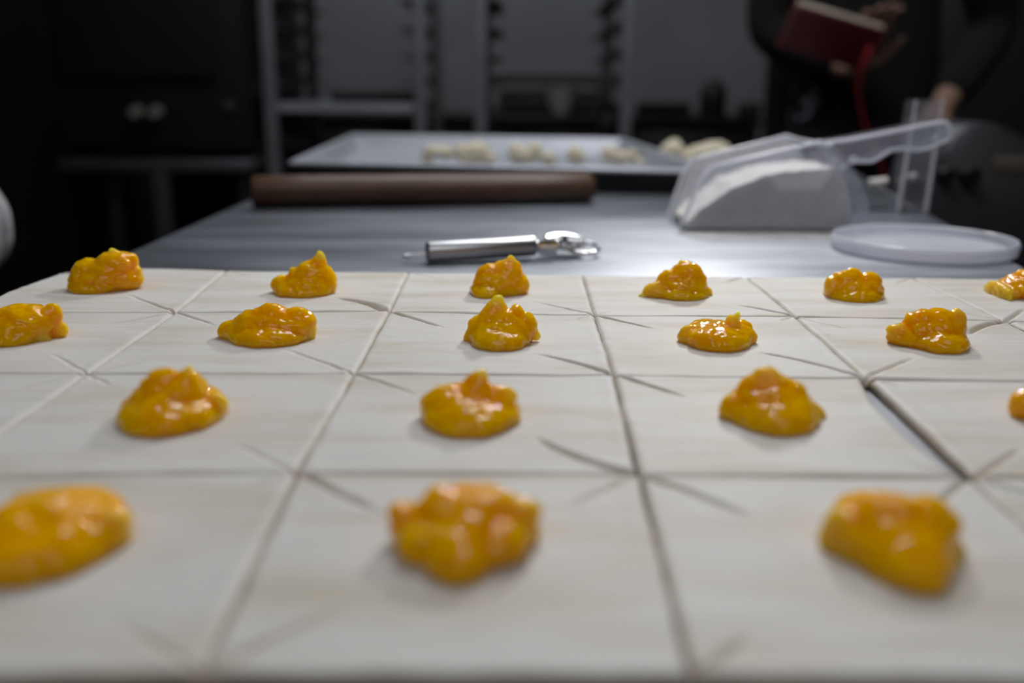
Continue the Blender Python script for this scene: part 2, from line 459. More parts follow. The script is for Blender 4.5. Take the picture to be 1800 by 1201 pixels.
slab('floor', ((XL + XR) / 2, (YF + YB) / 2, -0.05), (XR - XL + .2, YB - YF + .2, 0.1), M['floor'])
slab('ceiling', ((XL + XR) / 2, (YF + YB) / 2, CEIL + 0.05), (XR - XL + .2, YB - YF + .2, 0.1), M['ceil'])
xd = Q(1345, 150, YB).x           # the grey wall ends, a dark opening begins
slab('wall_back', ((XL + xd) / 2, YB + 0.05, CEIL / 2), (xd - XL, 0.1, CEIL), M['wall'])
slab('dark_opening', ((xd + XR) / 2, YB + 0.14, CEIL / 2), (XR - xd, 0.06, CEIL), M['opening_black'])  # flat black panel: the darkness of the opening is put into its colour
slab('trim_1', (xd + 0.03, YB + 0.04, CEIL / 2), (0.06, 0.14, CEIL), M['opening_black'])
slab('wall_left', (XL - 0.05, (YF + YB) / 2, CEIL / 2), (0.1, YB - YF, CEIL), M['dark_wall'])
slab('wall_right', (XR + 0.05, (YF + YB) / 2, CEIL / 2), (0.1, YB - YF, CEIL), M['dark_wall'])
slab('wall_front', ((XL + XR) / 2, YF - 0.05, CEIL / 2), (XR - XL, 0.1, CEIL), M['dark_wall'])
slab('baseboard_back', ((XL + xd) / 2, YB - 0.008, 0.05), (xd - XL, 0.016, 0.1), M['black'])

for i, ((x, y, sx, sy, p, c), z) in enumerate(zip(LAMPS, LZ)):
    lb = ['flat ceiling lamp above the far half of the steel table',
          'large flat fill light added at the ceiling beyond the near end of the steel table',
          'long fill light added at the ceiling between the bakery racks and the grey back wall'][i]
    t = empty('ceiling_lamp', (x, y, z), lb, 'lamp')
    bm = bmesh.new()
    bm_box(bm, (0, sy / 2 + .015, 0.015), (sx + .06, 0.03, 0.07), .004); bm_box(bm, (0, -sy / 2 - .015, 0.015), (sx + .06, 0.03, 0.07), .004)
    bm_box(bm, (sx / 2 + .015, 0, 0.015), (0.03, sy, 0.07), .004); bm_box(bm, (-sx / 2 - .015, 0, 0.015), (0.03, sy, 0.07), .004)
    from_bm('lamp_frame', bm, M['rack'], t, (0, 0, 0), True, 40)
    box('diffuser', (0, 0, 0.03), (sx, sy, 0.01), M['diffuser'], t, 0)
    if CEIL - z > 0.1:
        for sxx in (-1, 1):
            tube('hanging_rod', [(sxx * sx * .4, sy / 2 + .015, 0.04), (sxx * sx * .4, sy / 2 + .015, CEIL - z)], 0.004, M['rack'], t)

t = empty('pendant_lamp', (PEND[0], PEND[1], PEND[2]), 'small metal pendant lamp hanging low over the middle of the table', 'lamp')
pr = PEND[3]
lathe('lamp_shade', [(pr + .012, -.012), (pr + .014, -.010), (pr * .8, .05), (.022, .085), (.018, .12), (0, .122), (0, .116), (.014, .114), (.018, .082), (pr * .76, .047), (pr + .009, -.010)], M['cabinet'], t, seg=40)
lathe('diffuser', [(0, .004), (pr, .004), (pr, .002), (0, .002)], M['diffuser'], t, seg=32)
tube('cable', [(0, 0, .118), (0, 0, CEIL - PEND[2])], .003, M['black'], t, 8)

t = empty('spot_lamp', tuple(SPOT), 'small tilted spot lamp hanging over the far half of the table', 'lamp')
RQ = (-SPOT_DIR).to_track_quat('Z', 'Y').to_matrix()
lathe('lamp_shade', [(.075, -.015), (.078, -.013), (.062, .06), (.03, .10), (0, .102), (0, .097), (.027, .095), (.058, .058), (.073, -.013)], M['cabinet'], t, seg=40, rot=RQ)
q_ = RQ @ Vector((0, 0, .101))
tube('cable', [q_, q_ + Vector((0, .01, .06)), Vector((q_.x, q_.y + .01, CEIL - SPOT.z))], .003, M['black'], t, 8)

# ------------------------------------------------------------------ the steel table
TL = [P(640, 264).xy, P(60, 512).xy]
lx = P(277, 420).x; 
ry0 = P(1520, 310); ry1 = P(1800, 468)
slope = (ry0.x - ry1.x) / (ry0.y - ry1.y)
YN, YFAR = 0.175, 1.78
def rx_at(y): return ry1.x + slope * (y - ry1.y)
la = P(433, 352); lb_ = P(227, 441)
sl = (la.x - lb_.x) / (la.y - lb_.y)
def lx_at(y): return lb_.x + sl * (y - lb_.y)
tt = empty('steel_table', (0.05, 1.0, 0), 'long stainless steel work table dusted with flour under the dough and tools', 'table')
bm = bmesh.new()
cs = [(lx_at(YN), YN), (rx_at(YN), YN), (rx_at(YFAR), YFAR), (lx_at(YFAR), YFAR)]
tv = [bm.verts.new((x, y, 0)) for x, y in cs]; bv = [bm.verts.new((x, y, -0.038)) for x, y in cs]
bm.faces.new(tv); bm.faces.new(bv[::-1])
for i in range(4): bm.faces.new((tv[i], bv[i], bv[(i + 1) % 4], tv[(i + 1) % 4]))
bmesh.ops.bevel(bm, geom=[e for e in bm.edges if e.verts[0].co.z > -.01 and e.verts[1].co.z > -.01], offset=0.004, segments=3, affect='EDGES', profile=0.5)
bmesh.ops.translate(bm, verts=bm.verts, vec=(-0.05, -1.0, 0))
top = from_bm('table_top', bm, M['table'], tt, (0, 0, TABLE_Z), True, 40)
# texture space of the top is the object's own, shift it so that it equals x, y of the room
for v in top.data.vertices: v.co.x += 0.05; v.co.y += 1.0
top.location = (-0.05, -1.0, TABLE_Z)
for (x, y) in ((lx_at(YN) + .05, YN + .05), (rx_at(YN) - .05, YN + .05), (rx_at(YFAR) - .05, YFAR - .05), (lx_at(YFAR) + .05, YFAR - .05)):
    lg = tube('leg', [(0, 0, 0.03), (0, 0, TABLE_Z - 0.036)], 0.019, M['cabinet'], tt, 16, loc=(x - .05, y - 1.0, 0))
    tube('foot', [(0, 0, 0.0), (0, 0, 0.035)], [0.024, 0.021], M['black'], lg, 16)
box('under_shelf', (lx_at(1) * .5 + rx_at(1) * .5 - .05, 0, 0.25), (0.60, YFAR - YN - .08, 0.02), M['cabinet'], tt, 0.003)

# ------------------------------------------------------------------ dough squares
ZD = TABLE_Z + 0.0004


def edge_wob(key, t):
    return (noise.noise(Vector((key * 3.71, t * 5.0, 0.3))) * 0.0004 + noise.noise(Vector((key * 7.1, t * 17.0, 1.3))) * 0.00025)


def dough_square(idx, px4, label, bows=(0, 0, 0, 0), slits=None, inset=0.0004, rough=1.0):
    """px4: TL, TR, BR, BL picture points of the top surface; built in room coordinates"""
    TLc, TRc, BRc, BLc = [P(x, y, TABLE_Z + DT) for x, y in px4]
    ctr = (TLc + TRc + BRc + BLc) / 4
    Lm = 0.1
    base = [0, .0004, .0009, .0015, .0023, .0034]
    inner = [.0045 + i * .00112 for i in range(int((Lm - .009) / .00112) + 1)]
    us = [x / Lm for x in base + inner + [Lm - b for b in reversed(base)]]
    N = len(us)
    # slits: list of (corner index, length fraction of the half diagonal, width mm, bend)
    cuvs = [(0, 0), (1, 0), (1, 1), (0, 1)]
    segs = []
    for (ci, ln, w, bend) in (slits or []):
        a = Vector(cuvs[ci]); d = Vector((.5, .5)) - a
        segs.append((a, d * ln, w / 1000.0, bend))
    verts = []; cut = []
    for j, v in enumerate(us):
        for i, u in enumerate(us):
            p = (TLc * (1 - u) + TRc * u) * (1 - v) + (BLc * (1 - u) + BRc * u) * v
            # bows: top, right, bottom, left (metres outwards)
            q4 = 4 * u * (1 - u); r4 = 4 * v * (1 - v)
            p = p + Vector((0, 1, 0)) * (bows[0] * q4 * (1 - v)) + Vector((1, 0, 0)) * (bows[1] * r4 * u) \
                - Vector((0, 1, 0)) * (bows[2] * q4 * v) - Vector((1, 0, 0)) * (bows[3] * r4 * (1 - u))
            # keep clear of the neighbours, wavy edge
            ox = (inset + edge_wob(idx * 4 + 1, v)) * (1 - u) ** 6 - (inset + edge_wob(idx * 4 + 2, v)) * u ** 6
            oy = -(inset + edge_wob(idx * 4 + 3, u)) * (1 - v) ** 6 + (inset + edge_wob(idx * 4 + 4, u)) * v ** 6
            p.x += ox; p.y += oy
            e = min(u, 1 - u, v, 1 - v) * Lm
            z = DT + noise.noise(Vector((p.x * 26, p.y * 26, idx * .7))) * 0.00045 + noise.noise(Vector((p.x * 30, p.y * 150, 4.0))) * 0.00022
            z -= 0.0010 * math.exp(-(e / 0.0007) ** 2)
            z += 0.0003 * math.exp(-((e - .003) / 0.002) ** 2) * (0.5 + noise.noise(Vector((p.x * 60, p.y * 60, 9.0))))
            c = math.exp(-(e / 0.0005) ** 2) * 0.35
            uv = Vector((u, v))
            for a, d, w, bend in segs:
                L2 = d.length_squared
                t = (uv - a).dot(d) / L2
                if -0.05 < t < 1.05:
                    t = min(max(t, 0), 1)
                    perp = Vector((-d.y, d.x)).normalized()
                    cen = a + d * t + perp * (bend * math.sin(PI * t) + 0.006 * noise.noise(Vector((t * 4, idx * 1.3, a.x * 5 + a.y * 9))))
                    sd = (uv - cen).dot(perp) * Lm
                    fall = (1 - t) ** 0.5 if t < 1 else 0
                    ww = 0.00032 + w * fall * .85
                    g = math.exp(-(sd / ww) ** 2)
                    z -= min(0.0032, 0.0014 + w * 1.6) * g * min(1, (1 - t) * 4)
                    z += 0.0004 * math.exp(-((abs(sd) - ww * 1.9) / 0.0010) ** 2) * fall
                    c = max(c, g * min(1, (1 - t) * 4) * 0.85)
            verts.append((p.x - ctr.x, p.y - ctr.y, max(z, 0.0006))); cut.append(c)
    faces = [(j * N + i, (j + 1) * N + i, (j + 1) * N + i + 1, j * N + i + 1) for j in range(N - 1) for i in range(N - 1)]
    # side walls
    ring = [j * N for j in range(N)] + [(N - 1) * N + i for i in range(1, N)] + [j * N + N - 1 for j in range(N - 2, -1, -1)] + [i for i in range(N - 2, 0, -1)]
    nr = len(ring); b0 = len(verts)
    for k in ring:
        x, y, z = verts[k]
        l = math.hypot(x, y) or 1
        verts.append((x + x / l * .0003, y + y / l * .0003, z * 0.5)); cut.append(1.0)
    b1 = len(verts)
    for k in ring:
        x, y, z = verts[k]; verts.append((x, y, 0)); cut.append(1.0)
    for k in range(nr):
        k2 = (k + 1) % nr
        faces.append((ring[k2], ring[k], b0 + k, b0 + k2)); faces.append((b0 + k2, b0 + k, b1 + k, b1 + k2))
    faces.append(tuple(b1 + k for k in range(nr)))
    me = bpy.data.meshes.new('dough_square'); me.from_pydata(verts, [], faces)
    at = me.attributes.new('cut', 'FLOAT', 'POINT'); at.data.foreach_set('value', cut)
    bm = bmesh.new(); bm.from_mesh(me); bmesh.ops.recalc_face_normals(bm, faces=bm.faces); bm.to_mesh(me); bm.free()
    for p in me.polygons: p.use_smooth = True
    o = link_mesh('dough_square', me, M['dough'], None, (ctr.x, ctr.y, ZD))
    tag(o, label, 'dough', 'flat dough squares laid edge to edge')
    return o


N0 = dict(E=(108, 481), D=(397, 477), A=(718, 480), B=(1023, 485), C=(1312, 488), F=(1603, 490), G=(1890, 493))
N1 = dict(E=(-62, 552), D=(308, 551), A=(684, 549), B=(1045, 556), C=(1398, 558), F=(1765, 566), G=(2110, 573))
N2 = dict(E=(-260, 657), D=(152, 659), A=(623, 659), B=(1079, 662), C=(1520, 667), F=(1975, 674))
N3 = dict(E=(-740, 843), D=(-115, 843), A=(522, 832), B=(1125, 837), C=(1703, 842), F=(2330, 848))
N4 = dict(D=(-780, 1192), A=(352, 1188), B=(1218, 1192), C=(2130, 1206), F=(3060, 1214))
# (rows above and below, left and right column, label, bows, slits)
SQ = [
    (N0, N1, 'E', 'D', 'dough square with a rounded outer corner at the far left of the back row', (0.010, 0, 0, 0.004), [(2, .75, .5, 0), (3, .3, .3, 0), (0, .4, .4, 0)]),
    (N0, N1, 'D', 'A', 'dough square with one slit gaping open, behind and left of the mound that peaks highest', (0.001, 0, 0, 0), [(2, .62, 2.6, .03), (3, .5, .2, 0), (0, .3, .3, 0)]),
    (N0, N1, 'A', 'B', 'back row dough square right in front of the pastry wheel handle', (0, 0, 0, 0), [(0, .5, .3, 0), (2, .6, .45, 0), (1, .25, .3, 0), (3, .2, .2, 0)]),
    (N0, N1, 'B', 'C', 'back row dough square straight below the open mouth of the flour scoop', (0, 0, 0, 0), [(2, .52, 1.0, .02), (1, .35, .6, 0), (3, .2, .2, 0)]),
    (N0, N1, 'C', 'F', 'back row dough square right in front of the round plastic lid', (0, 0, 0, 0), [(1, .35, .4, 0), (2, .55, .35, 0), (0, .2, .3, 0)]),
    (N0, N1, 'F', 'G', 'dough square at the far right end of the back row', (0, 0, 0, 0), [(3, .55, .8, 0), (0, .6, .35, .04), (1, .3, .3, 0)]),
    (N1, N2, 'E', 'D', 'second row dough square at the left side of the picture under a half seen mound', (0, 0, 0, 0.004), [(1, .55, .8, 0), (2, .55, .3, 0), (0, .3, .3, 0)]),
    (N1, N2, 'D', 'A', 'second row dough square under the widest and flattest jam mound', (0, 0, 0, 0), [(0, .55, .5, 0), (2, .7, .4, 0), (3, .35, .3, 0)]),
    (N1, N2, 'A', 'B', 'second row dough square under the tall peaked jam mound in sharp focus', (0, 0, 0, 0), [(0, .6, .9, 0), (2, .62, 1.0, .02), (1, .2, .2, 0)]),
    (N1, N2, 'B', 'C', 'second row dough square under the low ring shaped jam mound', (0, 0, 0, 0), [(0, .55, .8, 0), (2, .75, .9, .03), (1, .2, .2, 0)]),
    (N1, N2, 'C', 'F', 'second row dough square under the square cut jam mound at right', (0, 0, 0, 0), [(1, .6, 1.8, .02), (3, .65, .5, 0), (0, .5, .3, .03), (2, .3, .3, 0)]),
    (N2, N3, 'E', 'D', 'third row dough square of which only a sliver shows at the left', (0, 0, 0, 0), [(1, .4, .4, 0)]),
    (N2, N3, 'D', 'A', 'third row dough square at left under the broad two humped jam mound', (0, 0, 0, 0), [(2, .5, .3, 0), (0, .3, .3, 0)]),
    (N2, N3, 'A', 'B', 'third row dough square in the middle under a mound with an upright spike', (0, .0004, 0, 0), [(0, .55, .5, 0), (2, .62, 1.3, -.03)]),
    (N2, N3, 'B', 'C', 'third row dough square right of middle bordering the widest gap', (0, -.0046, 0, 0), [(0, .55, 1.0, 0), (2, .25, .4, 0)]),
    (N2, N3, 'C', 'F', 'third row dough square at the right side of the picture beyond the widest gap', (0, 0, 0, 0), [(0, .2, .3, 0), (3, .5, .5, 0), (1, .3, .3, 0)]),
    (N3, N4, 'D', 'A', 'front row dough square at the left side of the picture', (0, 0, 0, 0), [(2, .4, .3, 0), (1, .25, .3, 0)]),
    (N3, N4, 'A', 'B', 'front row dough square in the middle of the picture', (0, 0, 0, 0), [(0, .6, .8, 0), (1, .5, .4, 0), (3, .55, .6, 0)]),
    (N3, N4, 'B', 'C', 'front row dough square at the right with the pale flecked jam mound', (0, 0, 0, 0), [(0, .6, .8, 0), (1, .45, .7, 0), (3, .3, .5, 0)]),
    (N3, N4, 'C', 'F', 'front row dough square cut off by the bottom right corner of the picture', (0, 0, 0, 0), [(0, .6, .6, 0)]),
    (N1, N2, 'F', 'G2', 'dough square shifted away at the right side of the picture in the second row', (0, 0, 0, 0), [(0, .3, .5, 0)]),
]
for i, (ra, rb, c0, c1, lb, bows, sl_) in enumerate(SQ):
    if c1 == 'G2':
        px4 = [(1772, 567), (2120, 575), (2450, 680), (2010, 674)]
    else:
        px4 = [list(ra[c0]), list(ra[c1]), list(rb[c1]), list(rb[c0])]
    px4 = [list(p) for p in px4]
    if (ra is N2) and c0 == 'A': px4[1][0] -= 1; px4[2][0] -= 7
    if (ra is N2) and c0 == 'D': px4[2][0] -= 3
    if (ra is N2) and c0 == 'B':
        px4[1][0] -= 8; px4[2][0] -= 14
    if (ra is N2) and c0 == 'C': px4[0][0] += 11; px4[3][0] += 12; px4[0][1] += 3; px4[3][1] -= 2
    if (ra is N0) and c0 == 'F': px4[3][0] += 2
    dough_square(i + 1, px4, lb, bows, sl_, 0.00015 if ra is not N3 else 0.0004)

# ------------------------------------------------------------------ lumps grown from rounded lobes
def lump_mesh(name, ells, zmin, voxel, rough_amp, rough_scale, seed, smooth_it=12):
    """ells: (centre, (rx, ry, rz), tilt about Y, pale) in local coordinates -> one closed mesh"""
    bm = bmesh.new()
    for c, r, tilt, pale in ells:
        m = Matrix.Translation(c) @ Matrix.Rotation(tilt, 4, 'Y') @ Matrix.Diagonal((*r, 1))
        bmesh.ops.create_icosphere(bm, subdivisions=4, radius=1.0, matrix=m)
    me = bpy.data.meshes.new('tmp'); bm.to_mesh(me); bm.free()
    o = bpy.data.objects.new('tmp', me); COL.objects.link(o)
    md = o.modifiers.new('r', 'REMESH'); md.mode = 'VOXEL'; md.voxel_size = voxel; md.adaptivity = 0
    sm = o.modifiers.new('s', 'SMOOTH'); sm.iterations = smooth_it; sm.factor = 0.6
    dg = bpy.context.evaluated_depsgraph_get()
    ev = o.evaluated_get(dg)
    out = bpy.data.meshes.new_from_object(ev, depsgraph=dg); out.name = name
    COL.objects.unlink(o); bpy.data.objects.remove(o); bpy.data.meshes.remove(me)
    pales = []
    nrm = [v.normal.copy() for v in out.vertices]
    inv = []
    for c, r, tilt, pale in ells:
        if pale > 0:
            m = (Matrix.Translation(c) @ Matrix.Rotation(tilt, 4, 'Y') @ Matrix.Diagonal((*r, 1))).inverted()
            inv.append((m, pale))
    for v, nn in zip(out.vertices, nrm):
        p = v.co
        k = 0.0
        for m, pale in inv:
            d = (m @ p).length
            k = max(k, pale * max(0, min(1, (1.45 - d) / 0.45)))
        pales.append(k)
        q = p * rough_scale + Vector((seed * 3.1, seed * 1.7, 0))
        a = noise.noise(q) * 0.7 + noise.noise(q * 2.3) * 0.45
        rd = abs(noise.noise(q * 1.3 + Vector((5, 5, 5))))
        v.co = p + nn * (rough_amp * (a + (rd - 0.25) * 0.9 + noise.noise(q * 4.2) * .2))
        if v.co.z < zmin: v.co.z = zmin
    at = out.attributes.new('pale', 'FLOAT', 'POINT'); at.data.foreach_set('value', pales)
    for pl in out.polygons: pl.use_smooth = True
    return out


def lump(name, label, cat, group, material, xb, yb, depth, lobes, zsurf, seed, voxel=0.00055, amp=0.0012, rs=190, ground=None):
    """xb, yb: foremost foot of the lump; depth: metres from that foot to its middle"""
    foot = P(xb, yb, zsurf)
    Yc = foot.y + depth
    cx = foot.x
    org = Vector((cx, Yc, zsurf))
    ells = []
    for lo in lobes:
        px, py, rxp, ryp = lo[:4]
        dy = (lo[4] if len(lo) > 4 else 0) / 1000.0
        pale = lo[5] if len(lo) > 5 else 0.0
        tilt = math.radians(lo[6]) if len(lo) > 6 else 0.0
        c = Q(px, py, Yc + dy)
        s = pxm(c)
        el = math.atan2(CAM.z - c.z, c.y)
        rx = rxp / s; rv = ryp / s
        ry = min(rx * 0.8, depth * 1.05)
        ry = min(ry, 0.85 * rv / max(math.sin(el), .05))
        ry = max(ry, rv * 0.75, 0.0) if tilt == 0 else min(rx, rv) * 1.0
        ry = min(ry, 0.9 * rv / max(math.sin(el), .05))
        rz = math.sqrt(max(rv ** 2 - (ry * math.sin(el)) ** 2, (rv * .4) ** 2)) / math.cos(el)
        if cat == 'jam' and lo is lobes[0]:
            ry = depth * 1.06; rz = max(rz, 0.42 * depth); c = Vector(((c.x + foot.x) / 2 if depth > .021 else c.x, c.y, zsurf + .22 * rz))
        if cat == 'jam' and lo is not lobes[0] and not pale: rx *= 1.07; ry *= 1.1
        ells.append((c - org, (rx, ry, rz), tilt, pale))
    if cat == 'jam':
        fill = []
        b0c, b0r = ells[0][0], ells[0][1]
        for c, r, t_, p_ in ells[1:]:
            if p_ > .45: continue
            for w in (.4, .7):
                rr = tuple(b * (1 - w) + a * w for a, b in zip(r, b0r))
                cc = b0c * (1 - w) + c * w
                fill.append((cc, (min(rr[0], r[0] * 1.7), min(rr[1], r[1] * 1.6), rr[2] * .92), 0.0, 0.0))
        ells += fill
    me = lump_mesh(name, ells, ground if ground is not None else 0.0, voxel, amp, rs, seed)
    o = link_mesh(name, me, material, None, org)
    return tag(o, label, cat, group)


ZT = TABLE_Z + DT + 0.0002
JAM = [
    ('jam mound with a small pale nub on its crown at the back left corner', 170, 518, .016,
     [(172, 500, 48, 18), (215, 490, 36, 25), (158, 478, 30, 24), (205, 463, 34, 22), (198, 443, 8, 9, 0, .9), (128, 492, 9, 11, -3, .3), (241, 480, 11, 16, 0, .3), (230, 460, 14, 14)]),
    ('back row jam mound with a sharp leaning peak, left of the pastry wheel', 535, 525, .015,
     [(536, 508, 54, 18), (570, 496, 21, 28), (496, 502, 18, 18), (552, 482, 30, 26), (524, 488, 18, 18), (560, 463, 15, 16), (562, 451, 8, 12, 0, .8), (515, 478, 8, 8, 0, .3)]),
    ('back row jam mound in front of the pastry wheel handle', 880, 526, .015,
     [(858, 507, 32, 18), (903, 506, 26, 21), (862, 483, 23, 20), (893, 482, 26, 26), (896, 461, 10, 12, 0, .5), (918, 500, 13, 19), (884, 466, 20, 10, 0, .2, -20)]),
    ('back row jam mound with a pale tail at its left foot', 1200, 530, .015,
     [(1197, 512, 48, 19), (1148, 512, 22, 16, -3, .35, -35), (1129, 522, 9, 6, -5, .9), (1182, 494, 26, 21), (1208, 484, 28, 24), (1205, 466, 14, 7, 0, .6, 30), (1228, 496, 14, 21), (1243, 517, 10, 13, 0, .2)]),
    ('rounded bumpy jam mound in front of the clear round lid', 1515, 533, .015,
     [(1500, 512, 50, 20), (1462, 504, 15, 21, 0, .2), (1488, 493, 26, 19), (1500, 480, 13, 10), (1528, 497, 22, 19), (1543, 514, 10, 17), (1520, 519, 32, 14)]),
    ('jam mound cut off by the right side of the picture, back row', 1815, 530, .015,
     [(1756, 504, 11, 11, 0, .5), (1790, 508, 30, 18), (1812, 491, 30, 19), (1832, 507, 26, 22)]),
    ('large second row jam mound at the left with a pale strip of fruit', 30, 612, .018,
     [(28, 590, 66, 23), (45, 565, 58, 32), (-18, 580, 30, 32), (92, 552, 17, 20), (108, 580, 13, 15, 0, .35), (78, 596, 11, 17, -6, .7, -45), (98, 592, 14, 14)]),
    ('widest jam mound, low and long with a clear glassy right end, second row', 480, 613, .018,
     [(478, 590, 70, 24), (412, 584, 27, 23), (450, 568, 38, 24), (476, 556, 32, 23), (520, 566, 34, 26), (538, 580, 18, 22, 0, .7), (515, 590, 36, 20)]),
    ('tall cone shaped jam mound in sharp focus in the middle of the second row', 880, 619, .019,
     [(878, 598, 56, 22), (835, 594, 20, 20), (842, 574, 19, 19), (880, 572, 44, 30), (922, 574, 22, 28), (872, 548, 23, 22, 0, .15), (875, 533, 14, 14, 0, .8), (941, 589, 9, 10, 0, .4), (909, 551, 13, 15)]),
    ('low ring shaped jam mound with a pale tooth standing up on its right', 1258, 621, .018,
     [(1258, 601, 58, 20), (1212, 594, 22, 22, 0, .2), (1311, 594, 17, 22), (1245, 575, 34, 15, 8), (1300, 580, 22, 18, 6), (1288, 572, 14, 18, 0, .5), (1296, 557, 6, 10, 0, .8, 10), (1255, 592, 42, 18, -7)]),
    ('jam mound with a flat top and steep right side, second row at right', 1650, 623, .018,
     [(1640, 602, 55, 20), (1588, 592, 28, 20), (1576, 580, 19, 13, 0, .3), (1620, 568, 30, 25), (1650, 567, 34, 25), (1680, 567, 17, 25, 0, .4), (1672, 598, 23, 26), (1668, 580, 25, 32)]),
    ('broad jam mound with two humps on top, third row at left', 290, 770, .020,
     [(305, 737, 92, 34), (232, 732, 24, 28), (298, 705, 55, 45), (292, 672, 30, 26), (333, 680, 24, 36), (334, 656, 11, 17, 0, .5), (374, 712, 24, 26), (391, 713, 12, 18, 0, .6), (270, 692, 28, 28)]),
    ('jam mound with a blunt upright spike in the middle of the third row', 825, 771, .020,
     [(828, 734, 88, 37), (770, 712, 30, 30), (800, 700, 42, 28), (870, 706, 38, 32), (888, 700, 24, 22, 0, .4), (842, 684, 20, 34), (848, 662, 11, 18, 0, .6)]),
    ('pyramid shaped jam mound with a pale foot on the right, third row', 1350, 768, .020,
     [(1355, 734, 80, 35), (1290, 722, 26, 32), (1345, 696, 46, 44), (1348, 664, 27, 22, 0, .4), (1388, 705, 34, 38), (1425, 734, 26, 24), (1446, 744, 12, 13, 0, .5)]),
    ('jam mound barely showing at the right side of the picture, third row', 1860, 768, .019,
     [(1865, 735, 72, 34), (1802, 713, 25, 30), (1855, 695, 48, 38)]),
    ('smooth jam mound cut off by the left side of the picture, front row', 25, 1035, .022,
     [(75, 975, 130, 60), (165, 938, 60, 52), (85, 925, 95, 60), (-20, 960, 60, 60), (205, 928, 24, 34, 0, .4)]),
    ('pointed footed jam mound in the middle of the front row', 805, 1030, .022,
     [(812, 965, 80, 56), (757, 955, 58, 42, -8), (868, 952, 62, 42, -8), (740, 930, 50, 46), (880, 930, 66, 55), (922, 902, 32, 30, 0, .4), (835, 895, 72, 44), (708, 915, 24, 36), (780, 888, 45, 34)]),
    ('jam mound with a pale left flank at the right of the front row', 1600, 1046, .022,
     [(1582, 985, 92, 60), (1500, 945, 56, 56), (1560, 905, 62, 42), (1622, 925, 58, 55), (1655, 985, 38, 56), (1468, 930, 24, 36, 0, .6)]),
]
for i, (lb, xb, yb, dep, lobes) in enumerate(JAM):
    lump('jam_mound', lb, 'jam', 'mounds of amber jam on the dough squares', M['jam'], xb, yb, dep, lobes, ZT, i + 1, ground=-0.0006,
         amp=0.00105, rs=135)

# ------------------------------------------------------------------ pastry wheel
s_ = pxm(P(845, 462))
r_h = 18.5 / s_
a0 = P(748, 466) + Vector((0, r_h, r_h + .0004)); a1 = P(941, 458) + Vector((0, r_h, r_h + .0018))
pw = empty('pastry_wheel', ((a0.x + a1.x) / 2, (a0.y + a1.y) / 2, TABLE_Z), 'steel pastry wheel with tubular handle and crimping wheel lying on the table', 'kitchen tool')
O = Vector(pw.location)
ax = (a1 - a0).normalized()
prof = []
L = (a1 - a0).length
pts = [a0 - O + ax * t for t in (0, .0006, .0018, L - .0018, L - .0006, L)]
tube('handle', pts, [r_h * .8, r_h * .94, r_h, r_h, r_h * .94, r_h * .8], M['satin'], pw, 40)
c = a0 - O
side = Vector((0, 1, 0))
tube('hanging_loop', [c + Vector((0, 0.0022, -.001)), c + Vector((-.010, 0.0026, -.002)), c + Vector((-.0145, 0.0015, -.0028)), c + Vector((-.0150, -0.0008, -.003)), c + Vector((-.010, -0.0025, -.003)), c + Vector((0, -0.0022, -.002))],
     0.0008, M['chrome'], pw, 8)
e1 = a1 - O
# forked head
bm = bmesh.new()
bm_tube(bm, [e1, e1 + ax * .004], [r_h * .62, r_h * .55], 20)
bm_box(bm, e1 + Vector((.0085, -.0035, -.0005)), (.013, .0018, .0105), .0007)
bm_box(bm, e1 + Vector((.0085, .0045, -.0005)), (.013, .0018, .0095), .0007)
bm_box(bm, e1 + Vector((.0042, 0, -.0005)), (.0035, .010, .009), .0008)
from_bm('wheel_fork', bm, M['chrome'], pw, None, True, 40)


def fluted_wheel(name, centre, r, n, amp, th, tiltx, tilty, m, hole):
    bm = bmesh.new(); K = n * 8
    rot = Matrix.Rotation(tiltx, 3, 'X') @ Matrix.Rotation(tilty, 3, 'Y')
    rings = []
    for (rr, zz, aa) in ((hole, th / 2, 0), (r * .8, th / 2, 0), (r * .93, th * .9, amp * .5), (r, 0, amp), (r * .93, -th * .9, amp * .5), (r * .8, -th / 2, 0), (hole, -th / 2, 0)):
        rings.append([bm.verts.new(rot @ Vector(((rr + aa * math.cos(n * 2 * PI * k / K)) * math.cos(2 * PI * k / K), (rr + aa * math.cos(n * 2 * PI * k / K)) * math.sin(2 * PI * k / K), zz))) for k in range(K)])
    for i in range(len(rings)):
        a, b = rings[i], rings[(i + 1) % len(rings)]
        for k in range(K): bm.faces.new((a[k], b[k], b[(k + 1) % K], a[(k + 1) % K]))
    return from_bm(name, bm, m, pw, centre, True, 60)


wc = P(993, 452) - O; wc.z = 0.0098; wc.y += .006
fluted_wheel('crimping_wheel', wc, 0.0150, 26, 0.0007, 0.0022, math.radians(9), math.radians(4), M['chrome'], .002)
rc = P(1022, 452) - O; rc.z = 0.0064; rc.y += .004
ring = [(math.cos(t) * .0125, math.sin(t) * .0125 * 1.0, -math.cos(t) * .0012 + math.sin(t) * .002) for t in [2 * PI * k / 40 for k in range(40)]]
tube('wheel_ring', ring, .0014, M['chrome'], pw, 10, True, rc)
tube('axle', [wc + Vector((0, -.002, -.0040)), wc + Vector((0, .001, .0040))], .0022, M['chrome'], pw, 12)
tube('rivet', [wc + Vector((0.006, -.008, -.0012)), wc + Vector((0.006, -.0095, -.0016))], .0014, M['chrome'], pw, 10)

